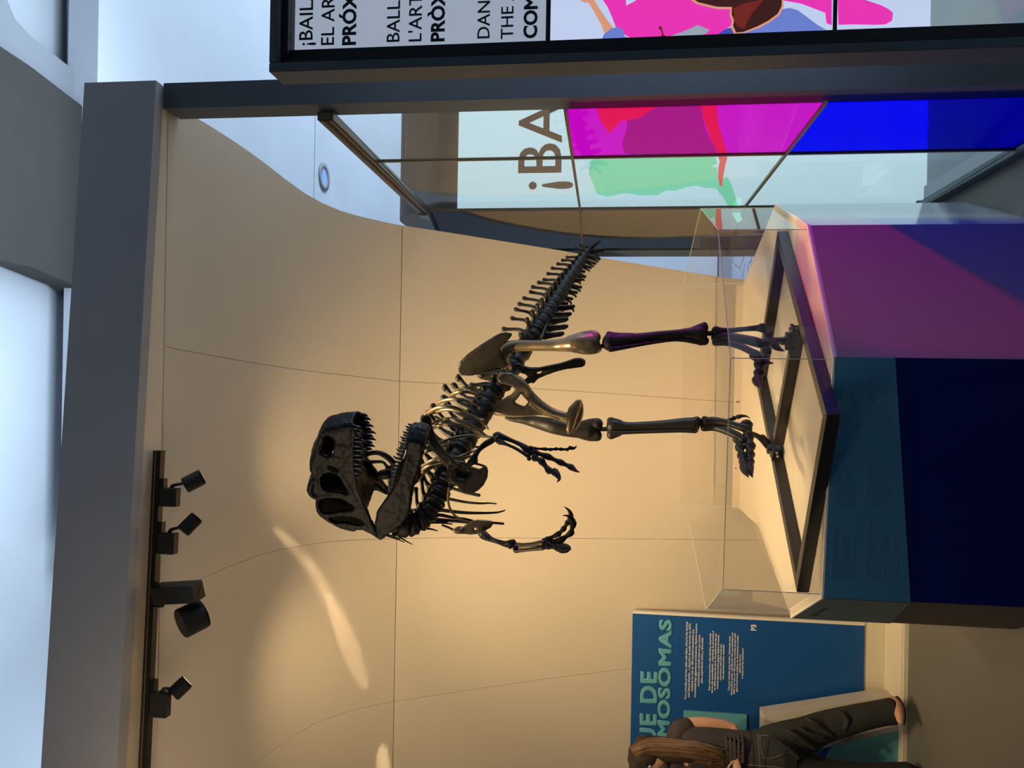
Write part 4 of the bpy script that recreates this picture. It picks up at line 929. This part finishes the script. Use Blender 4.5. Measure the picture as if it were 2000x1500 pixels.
for flip in (False, True):   # palate struts seen under the snout
    for pts in ([(620, 620, 5), (760, 600, 5), (860, 640, 6), (925, 700, 6), (935, 750, 5), (900, 760, 4), (860, 740, 3), (820, 700, 3), (700, 700, 4)],
                [(750, 930, 4), (800, 980, 4), (860, 1030, 4)], [(870, 760, 5), (940, 775, 5), (985, 790, 3)], [(800, 840, 10), (870, 830, 11), (930, 850, 8)]):
        if flip: continue
        s = s6(pts, False, -0.09); bm = bmesh.new(); tube(bm, [a for a, b in s], [b for a, b in s], 8, 3); frombm('palate_strut', bm, m_bone, sk, True)
# mandible
mand = [(838, 1110), (850, 1050), (890, 985), (950, 905), (985, 860), (1020, 800), (1055, 730), (1080, 660), (1105, 590), (1130, 500), (1150, 420), (1165, 350), (1190, 315), (1240, 312), (1300, 330), (1328, 365), (1328, 420), (1300, 520), (1270, 620), (1240, 710), (1205, 800), (1190, 870), (1192, 940), (1188, 1010), (1175, 1080), (1150, 1125), (1100, 1190), (1040, 1235), (980, 1280), (920, 1330), (880, 1358), (850, 1340), (838, 1290), (832, 1200)]
bm = bmesh.new(); O_ = sp(mand)
mslit = sp([(900, 1000), (915, 1005), (895, 1050), (885, 1045)])
plate(bm, O_, [mslit], 0.016, nr_); plate(bm, [mirror(p) for p in O_], [[mirror(p) for p in mslit]], 0.016, nr_-nm*2*nr_.dot(nm))
for flip in (False, True):
    for pts in ([(1180, 360, 7), (1165, 500, 7), (1120, 650, 6), (1060, 780, 6), (980, 900, 5), (890, 1020, 5), (850, 1120, 6), (850, 1250, 7), (875, 1330, 6)], [(1290, 380, 7), (1265, 550, 7), (1210, 750, 6), (1180, 900, 6), (1160, 1060, 6)]):
        s = s6(pts, flip, -0.002); tube(bm, [a for a, b in s], [b for a, b in s], 8, 3)
fa = s6([(1190, 335, 9), (1250, 335, 9), (1300, 360, 9)])
for a, r in fa: tube(bm, [a, a.lerp(mirror(a), .5)+am*.012, mirror(a)], [r, r*1.1, r], 8, 3)
mandible = organic('mandible', bm, m_skull, sk, 0.0034, 7, rough=0.0024)
mandible['label'] = 'dropped lower jaw'
# teeth: (base, tip) pairs along the jaws, right row and its mirror
def tooth(b, t, r, par, flip):
    pb = PP(*A6(*b), SP0, nr_); pt = PP(*A6(*t), SP0, nr_)
    bend = (pb-pt).cross(nr_).normalized()*(pb-pt).length*.16
    if flip: q0 = mirror(pb+bend); pb, pt = mirror(pb), mirror(pt); bend = q0-pb
    mid = pb.lerp(pt, .5)+bend; bm = bmesh.new()
    tube(bm, [pb+(pb-pt)*.15, mid, pb.lerp(pt, .8)+bend*.8, pt], [r, r*.85, r*.5, r*.06], 7, 2, caps=False)
    frombm('tooth', bm, m_tooth, par, True)
n_up = 13
for i in range(n_up):
    t = i/(n_up-1); y = 190+t*560; x = 598+12*math.sin(t*3)
    ln = (90, 120, 96, 135, 105, 150, 112, 142, 96, 122, 84, 78, 52)[i]
    for flip in (False, True):
        tooth((x, y), (x+ln*0.98, y+12+ln*.12), (0.0088, 0.0074)[i % 2] if i < 11 else .005, skull, flip)
n_lo = 15
for i in range(n_lo):
    t = i/(n_lo-1); y = 330+t*520; x = 1165-165*t-20*math.sin(math.pi*t)
    ln = (66, 80, 60, 84, 70, 88, 66, 80, 60, 74, 56, 62, 44, 48, 36)[i]
    for flip in (False, True):
        tooth((x, y), (x-ln*0.93, y-10-ln*.30), 0.0052 if i < 12 else .004, mandible, flip)

# ================================================================== TRACK LIGHTS
tz = 3.302
tk = thing('lighting_track', 'long black lighting track fixed under the soffit above the curved wall', 'track', (0, 2.65, 3.3))
ta = PZ(311, 882, tz-.015); tb_ = PZ(282, 1500, tz-.015); td = (tb_-ta).normalized(); tb2 = tb_+td*1.5
up3 = Vector((0, 0, 1))
barobj('rail', ta, tb2, 0.030, 0.030, m_track, tk)
sd = Vector((-td.y, td.x, 0)); sd = sd if sd.y < 0 else -sd
barobj('groove', ta+sd*.0165+Vector((0, 0, .003)), tb2+sd*.0165+Vector((0, 0, .003)), 0.002, 0.006, m_bronze, tk)
barobj('end_cap', ta-td*.004, ta-td*0.0005, 0.032, 0.032, m_lamp, tk)
def onrail(y):
    best = ta
    for k in range(200):
        p = ta.lerp(tb2, k/199)
        if abs(proj(p)[1]-y) < abs(proj(best)[1]-y): best = p
    return best
def fixture(y0, y1, head0, head1, r, label):
    """y0..y1 adapter extent along the rail; head0/1 ends of the lamp can in pixels"""
    a = onrail(y0); b = onrail(y1); Y = a.y-0.005
    t = thing('track_spotlight', label, 'spotlight', a.lerp(b, .5)+Vector((0, 0, -.02)), 'black spotlights on the ceiling track')
    zb = a.z-0.017
    bm = bmesh.new(); obox(bm, a.lerp(b, .28)+Vector((0, 0, -.050)), b+Vector((0, 0, -.050)), 0.034, 0.066); bmesh.ops.bevel(bm, geom=bm.edges[:], offset=.002, segments=1, affect='EDGES')
    frombm('driver_box', bm, m_lamp, t)
    barobj('adapter', a.lerp(b, -.08)+Vector((0, 0, -.024)), b+Vector((0, 0, -.024))-(b-a)*.05, 0.026, 0.014, m_track, t)
    h0 = PY(*head0, Y); h1 = PY(*head1, Y+.035); hm = h0.lerp(h1, .5)
    j = a.lerp(b, .18)+Vector((0, 0, -.060))
    bm = bmesh.new(); tube(bm, [a.lerp(b, .30)+Vector((0, 0, -.055)), j, j.lerp(hm, .35), hm], [.008, .007, .006, .006], 8, 2); frombm('swivel_arm', bm, m_lamp, t, True)
    can(t, h0, h1, r)
    return t
def can(t, h0, h1, r):
    d = (h1-h0).normalized()
    bm = bmesh.new(); cyl(bm, h0, h1, r, seg=32)
    bmesh.ops.bevel(bm, geom=[e for e in bm.edges if len(e.link_faces) == 2 and e.calc_face_angle(0) > 1], offset=.003, segments=2, affect='EDGES')
    o = frombm('lamp_can', bm, m_lamp, t, True); md = o.modifiers.new('e', 'EDGE_SPLIT'); md.split_angle = math.radians(40)
    bm = bmesh.new(); cyl(bm, h1+d*.0003, h1+d*.004, r*.97, seg=32); frombm('snoot_rim', bm, m_track, t)
    bm = bmesh.new(); cyl(bm, h1+d*.0042, h1+d*.0048, r*.7, seg=24); frombm('lens', bm, m_lens, t)
fixture(936, 989, (360, 949), (393, 932), 0.030, 'nearest-to-end small black spotlight at the bare tip of the ceiling track')
fixture(1022, 1078, (357, 1038), (383, 1012), 0.027, 'small black spotlight just beside the large square-bodied one, toward the track tip')
fixture(1332, 1396, (337, 1358), (364, 1332), 0.028, 'small black spotlight standing apart at the far left of the track, beyond the large one')
# large fixture
c = onrail(1160); t = thing('track_spotlight', 'largest spotlight with a square body and wide drum head on the track', 'spotlight', c+Vector((0, 0, -.03)), 'black spotlights on the ceiling track')
p0 = PY(333, 1158, 2.66); p1 = PY(388, 1155, 2.60)
bm = bmesh.new(); obox(bm, c+Vector((0, 0, -.018)), p1, 0.065, 0.062, up=(0.1, 1, .2)); bmesh.ops.bevel(bm, geom=bm.edges[:], offset=.003, segments=1, affect='EDGES'); frombm('driver_box', bm, m_lamp, t)
bm = bmesh.new(); tube(bm, [PY(305, 1180, 2.64), PY(316, 1182, 2.62)], [.010, .010], 12, 1); frombm('adapter', bm, m_track, t, True)
can(t, PY(353, 1219, 2.60), PY(395, 1198, 2.66), 0.055)

# ================================================================== INFO SIGN ON THE WALL
SYw = 4.66
sg = thing('information_panel', 'large blue wall panel reading CROMOSOMAS with white text and P3', 'sign', (-2.0, SYw, 0.19))
pr_ = PY(1236, 1195, SYw); pb_ = PY(1689, 1219, SYw)
boxobj('board', (-4.2, SYw, pb_.z), (pr_.x-0.01, SYw+0.03, pr_.z), m_signblue, sg)
boxobj('board_edge', (pr_.x-0.0095, SYw, pb_.z), (pr_.x+0.006, SYw+0.03, pr_.z), m_rim, sg)
LY = SYw-0.003
def stext(s, x, y, hpx, m, bold, align='RIGHT', nm='lettering', sx=1.0, spacing=1.0, wpx=None):
    p = PY(x, y, LY); q = PY(x-hpx, y, LY); size = (q.z-p.z)/0.72
    if wpx:
        cu = bpy.data.curves.new('t', 'FONT'); cu.body = s; cu.size = size; cu.space_character = spacing; o = bpy.data.objects.new('t', cu); C.objects.link(o)
        bpy.context.view_layer.update(); sx = wpx*LY/F/max(o.dimensions.x, 1e-3); bpy.data.objects.remove(o)
    return text(nm, s, size, m, (p.x, LY, p.z), (1, 0, 0), (0, 0, 1), sg, bold=bold, depth=0.001, align=align, sx=sx, spacing=spacing)
stext('BOSQUE DE', 1283, 1313, 32, m_signteal, 0.0055, sx=1.10, spacing=1.12)
stext('CROMOSOMAS', 1311, 1211, 23, m_signteal, 0.0050, wpx=326, spacing=1.10)
es = ['Pon a prueba tu fuerza, salta más lejos, observa las narices', 'más extraordinarias... y descubre de quién heredas tu ADN', 'mediante los más de 100 módulos interactivos que', 'encontrarás bajo gigantescos cromosomas. Explora nuestros', 'cromosomas y aprende sobre lo que somos.', '¡Una experiencia única y divertida!']
va = ['Posa a prova la teua força, salta més lluny, observa les', 'narices més extraordinàries... i descobreix de qui heretes el', 'teu ADN mitjançant els més de 100 mòduls interactius que', 'trobaràs sota cromosomes gegants. Explora els nostres', 'cromosomes i aprén sobre el que som.', 'Una experiència única i divertida!']
en = ['Test your strength, jump further, observe the most', 'extraordinary noses... and discover who you inherited your', 'DNA from with over 100 interactive modules located under', 'giant chromosomes. Explore our chromosomes and learn', 'about who we are.', 'A unique and fun experience!']
for blk, x0_, dx, hp_, ymid, w0 in ((es, 1342, 6.2, 4.4, 1290, 148), (va, 1388, 5.3, 3.8, 1293, 118), (en, 1426, 5.2, 3.8, 1296, 120)):
    mx_ = max(len(s) for s in blk)
    for i, s in enumerate(blk): stext(s, x0_+i*dx, ymid, hp_, m_signwhite, 0.0003, 'CENTER', 'small_lettering', wpx=w0*len(s)/mx_)
stext('P3', 1477, 1220, 10, m_signwhite, 0.002, sx=0.9)
q1 = PY(1335, 1386, LY); q2 = PY(1458, 1394, LY)
boxobj('teal_square', (-4.2, LY-.012, q2.z), (q1.x, LY, q1.z), m_signteal, sg)

# ================================================================== INTERACTIVE STAND
KY = 4.50
kd = thing('interactive_stand', 'white wedge-sided stand with pale teal front behind the woman', 'stand', (-1.9, KY, 0.03))
kz = 0.03
t0 = PY(1492, 1398, KY); b0 = PY(1716, 1354, KY+.06)
# white body: trapezoid side profile
bm = bmesh.new(); xl = -3.0
prism(bm, [(xl, KY, kz), (b0.x, KY, kz), (b0.x, KY, b0.z), (t0.x, KY, t0.z), (xl, KY, t0.z)], (0, 0.12, 0)); frombm('body', bm, m_kwhite, kd)
K2 = KY-.07
w1 = PY(1768, 1402, K2); w2 = PY(1562, 1451, K2)
bm = bmesh.new(); prism(bm, [PY(1762, 1415, K2), PY(1662, 1436, K2), PY(1600, 1452, K2), PY(1600, 1463, K2), PY(1762, 1425, K2)], (0, 0.068, 0)); frombm('front_lip', bm, m_kwhite, kd)
bm = bmesh.new(); prism(bm, [PY(x, y, K2) for x, y in ((1762, 1419), (1662, 1438), (1634, 1448), (1622, 1465), (1617, 1484), (1620, 1560), (1762, 1560))], (0, 0.05, 0)); frombm('teal_front', bm, m_kteal, kd)
bm = bmesh.new(); prism(bm, [PY(x, y, K2+.03) for x, y in ((1640, 1440), (1560, 1455), (1560, 1640), (1640, 1640))], (0, 0.03, 0)); frombm('navy_front', bm, m_signblue, kd)

# ================================================================== WOMAN
PYo = 4.22
bm = bmesh.new()
def pt(x, y, Y, r): return (x, y, Y, r)
# trunk + neck + head in one skin
tb(bm, [(1300, 1468, 4.20, 15), (1312, 1466, 4.22, 20), (1335, 1463, 4.24, 38), (1370, 1464, 4.24, 40), (1410, 1466, 4.24, 37), (1450, 1470, 4.23, 35), (1490, 1474, 4.23, 42), (1530, 1476, 4.22, 42)], 14, 3)
tb(bm, [(1322, 1500, 4.2, 14), (1318, 1465, 4.22, 18), (1322, 1432, 4.24, 14), (1328, 1420, 4.25, 12)], 12, 3)
tb(bm, [(1246, 1474, 4.20, 15), (1260, 1477, 4.19, 26), (1275, 1481, 4.18, 26), (1290, 1486, 4.17, 18), (1296, 1490, 4.17, 10)], 14, 3)   # cranium to chin
tb(bm, [(1285, 1474, 4.2, 15), (1305, 1468, 4.21, 14), (1318, 1466, 4.22, 16)], 12, 3)
knob(bm, 1278, 1508, 4.17, 5)
# left arm hanging, forearm folded to the front
tb(bm, [(1330, 1418, 4.25, 13), (1350, 1414, 4.27, 12.5), (1380, 1413, 4.28, 12), (1410, 1416, 4.29, 11), (1432, 1421, 4.29, 9.5)], 12, 3)
tb(bm, [(1431, 1421, 4.29, 10), (1436, 1436, 4.26, 9.5), (1438, 1460, 4.18, 8), (1438, 1482, 4.12, 7)], 12, 3)
tb(bm, [(1438, 1482, 4.12, 6.5), (1439, 1492, 4.10, 8), (1440, 1500, 4.09, 8)], 10, 2, .5, (0, 1, 0))
for k in range(4): tb(bm, [(1434+k*4, 1498, 4.09, 2.6), (1433+k*4.5, 1508, 4.08, 2.4), (1434+k*4.5, 1516-abs(k-1), 4.09, 2)], 8, 2)
tb(bm, [(1431, 1488, 4.10, 2.8), (1424, 1496, 4.08, 2.6), (1421, 1503, 4.08, 2.1)], 8, 2)
# right arm, out of frame
tb(bm, [(1325, 1505, 4.2, 13), (1370, 1514, 4.16, 12), (1425, 1516, 4.13, 10), (1430, 1530, 4.05, 9), (1420, 1548, 3.98, 7)], 12, 3)
# legs
tb(bm, [(1515, 1456, 4.24, 30), (1570, 1436, 4.25, 25), (1630, 1412, 4.27, 19), (1680, 1398, 4.27, 16), (1720, 1386, 4.27, 11), (1745, 1378, 4.27, 9)], 12, 3)
tb(bm, [(1515, 1492, 4.2, 30), (1580, 1505, 4.19, 25), (1650, 1516, 4.18, 18), (1710, 1520, 4.18, 13), (1765, 1518, 4.18, 9)], 12, 3)
# feet
tb(bm, [(1743, 1368, 4.30, 9), (1752, 1378, 4.26, 10), (1757, 1396, 4.20, 9), (1759, 1410, 4.16, 6)], 12, 3)
tb(bm, [(1775, 1510, 4.2, 9), (1782, 1528, 4.12, 9), (1785, 1548, 4.06, 6)], 12, 3)
woman = organic('person', bm, m_skin, None, 0.006, 3)
tag(woman, 'woman with long brown hair, charcoal top and dark jeans bending at the stand', 'person')
# face details
bm = bmesh.new(); ball(bm, PY(1268, 1497, 4.11), 0.010, (1, .6, 1)); frombm('eye', bm, m_signwhite, woman, True)
bm = bmesh.new(); ball(bm, PY(1268, 1500, 4.108), 0.005, (1, .6, 1)); frombm('iris', bm, m_hairdark, woman, True)
bm = bmesh.new(); tb(bm, [(1262, 1492, 4.10, 1.2), (1260, 1497, 4.09, 1.6), (1262, 1504, 4.09, 1)], 6, 3); frombm('eyebrow', bm, m_hairdark, woman, True)
bm = bmesh.new(); tb(bm, [(1288, 1503, 4.10, 2), (1289, 1509, 4.10, 2)], 6, 2); frombm('mouth', bm, m_lip, woman, True)
# t-shirt
bm = bmesh.new()
tb(bm, [(1318, 1466, 4.22, 27), (1335, 1463, 4.24, 42), (1370, 1464, 4.24, 44), (1410, 1466, 4.24, 41), (1445, 1469, 4.23, 39), (1462, 1470, 4.23, 40)], 16, 3)
tb(bm, [(1322, 1505, 4.2, 17), (1319, 1465, 4.22, 22), (1325, 1430, 4.24, 19), (1334, 1421, 4.25, 17), (1343, 1418, 4.26, 16)], 14, 3)
tb(bm, [(1322, 1500, 4.2, 17), (1340, 1510, 4.19, 16), (1362, 1514, 4.17, 15)], 14, 3)
for k in range(5):   # gathered folds at the hem
    x = 1418+k*8; tb(bm, [(x, 1436, 4.22, 2), (x+1, 1446, 4.14, 2.6), (x+2, 1466, 4.115, 3), (x+2, 1490, 4.11, 3)], 8, 3)
organic('t_shirt', bm, m_shirt, woman, 0.005, 2)
# jeans, flared
bm = bmesh.new()
tb(bm, [(1462, 1470, 4.23, 37), (1480, 1471, 4.23, 42), (1505, 1471, 4.23, 46), (1530, 1474, 4.22, 46)], 16, 3)
tb(bm, [(1505, 1459, 4.24, 38), (1540, 1446, 4.25, 35), (1575, 1434, 4.26, 31), (1610, 1420, 4.27, 28), (1650, 1409, 4.27, 26), (1690, 1399, 4.27, 24), (1720, 1393, 4.27, 23), (1744, 1389, 4.27, 24)], 16, 3)
tb(bm, [(1505, 1486, 4.2, 38), (1560, 1500, 4.2, 33), (1620, 1512, 4.19, 27), (1690, 1518, 4.18, 26), (1775, 1520, 4.18, 28)], 16, 3)
for pts in ([(1500, 1440, 4.13), (1530, 1455, 4.11), (1560, 1480, 4.10)], [(1535, 1425, 4.17), (1560, 1440, 4.14), (1590, 1462, 4.15)], [(1560, 1420, 4.18), (1580, 1432, 4.165), (1610, 1440, 4.18)], [(1575, 1402, 4.22), (1590, 1412, 4.18), (1625, 1435, 4.19)], [(1640, 1390, 4.22), (1655, 1405, 4.195), (1650, 1425, 4.2)]):
    tb(bm, [(x, y, Y, 3.6) for x, y, Y in pts], 8, 4)
jeans = organic('jeans', bm, m_jean, woman, 0.005, 2)
def stitch(pts, nm='stitching'):
    bm = bmesh.new()
    for x, y, Y in ():
        pass
    tb(bm, [(x, y, Y, 0.55) for x, y, Y in pts], 5, 3); frombm(nm, bm, m_stitch, woman, True)
stitch([(1480, 1432, 4.135), (1482, 1460, 4.095), (1484, 1499, 4.09)])
stitch([(1484, 1436, 4.125), (1492, 1480, 4.087), (1528, 1474, 4.09)]); stitch([(1484, 1436, 4.125), (1500, 1436, 4.12)])
stitch([(1462, 1494, 4.09), (1500, 1497, 4.075), (1530, 1500, 4.07)])
# hair: a full body of hair and long strands over it
bm = bmesh.new()
tb(bm, [(1240, 1470, 4.20, 16), (1248, 1471, 4.19, 30), (1262, 1470, 4.19, 32), (1280, 1467, 4.20, 28), (1305, 1465, 4.18, 23), (1335, 1466, 4.15, 21), (1365, 1469, 4.14, 17), (1390, 1475, 4.14, 11), (1404, 1480, 4.14, 5)], 18, 4)
tb(bm, [(1238, 1482, 4.20, 14), (1246, 1488, 4.18, 24), (1254, 1492, 4.18, 22)], 16, 3)
hair = organic('hair', bm, m_hairdark, woman, 0.005, 3)
for mm, nn_, nm_ in ((m_hair, 150, 'hair_strands'), (m_hairdark, 60, 'hair_strands')):
    bm = bmesh.new()
    for k in range(nn_):
        a = random.random(); j1, j2 = random.uniform(-2.5, 2.5), random.uniform(-3, 3); e = random.uniform(-14, 22)
        d = (2*a-1)**2; w = random.uniform(1.2, 2.3)
        tb(bm, [(1232+a*12, 1462+a*24, 4.125+d*.03, w*.6), (1246+a*6, 1450+a*36, 4.10+d*.06, w), (1275, 1443+a*40+j1, 4.105+d*.06, w), (1315, 1445+a*40+j1, 4.09+d*.06, w), (1350, 1449+a*38+j2, 4.08+d*.05, w), (1380, 1455+a*36+j2, 4.085+d*.04, w*.8), (1398+e, 1463+a*32+random.uniform(-5, 5), 4.10, .4)], 5, 3)
    o = frombm(nm_, bm, mm, hair, True); o['kind'] = 'stuff'
# shoes
bm = bmesh.new(); tb(bm, [(1752, 1364, 4.30, 5), (1760, 1378, 4.26, 6), (1764, 1398, 4.2, 6), (1765, 1412, 4.16, 4)], 10, 3, .9); frombm('shoe', bm, m_shoe, woman, True)
bm = bmesh.new(); tb(bm, [(1786, 1506, 4.2, 6), (1792, 1530, 4.12, 7), (1794, 1550, 4.06, 5)], 10, 3); frombm('shoe', bm, m_shoe, woman, True)

# unseen collimated lamps added to throw narrow streaks of light on the wall
def onwall(x, y):
    lo, hi = 2.0, 4.8
    for _ in range(40):
        m_ = (lo+hi)/2; p = PY(x, y, m_)
        if p.z > 3.31 or m_ > yprof(p.z): hi = m_
        else: lo = m_
    return PY(x, y, lo)
def streak(x0, y0, x1, y1, wpx, power):
    a, b_ = onwall(x0, y0), onwall(x1, y1); c_ = a.lerp(b_, .5); src = c_+Vector((-0.8, -1.5, -.45)); d = (c_-src).normalized()
    l = bpy.data.lights.new('streak_lamp', 'AREA'); l.shape = 'ELLIPSE'; ax = (b_-a); ax -= d*ax.dot(d); l.size = ax.length; l.size_y = wpx*c_.y/F; l.energy = power; l.color = (1, .78, .5); l.spread = math.radians(1)
    o = bpy.data.objects.new('streak_lamp', l); C.objects.link(o); ax.normalize(); z = -d; y = z.cross(ax)
    mt = Matrix((ax, y, z)).transposed().to_4x4(); mt.translation = src; o.matrix_world = mt
streak(535, 1030, 620, 1120, 8, 0.022); streak(585, 1075, 670, 1215, 16, 0.040); streak(640, 1160, 716, 1345, 26, 0.055); streak(745, 1455, 752, 1560, 26, 0.04)
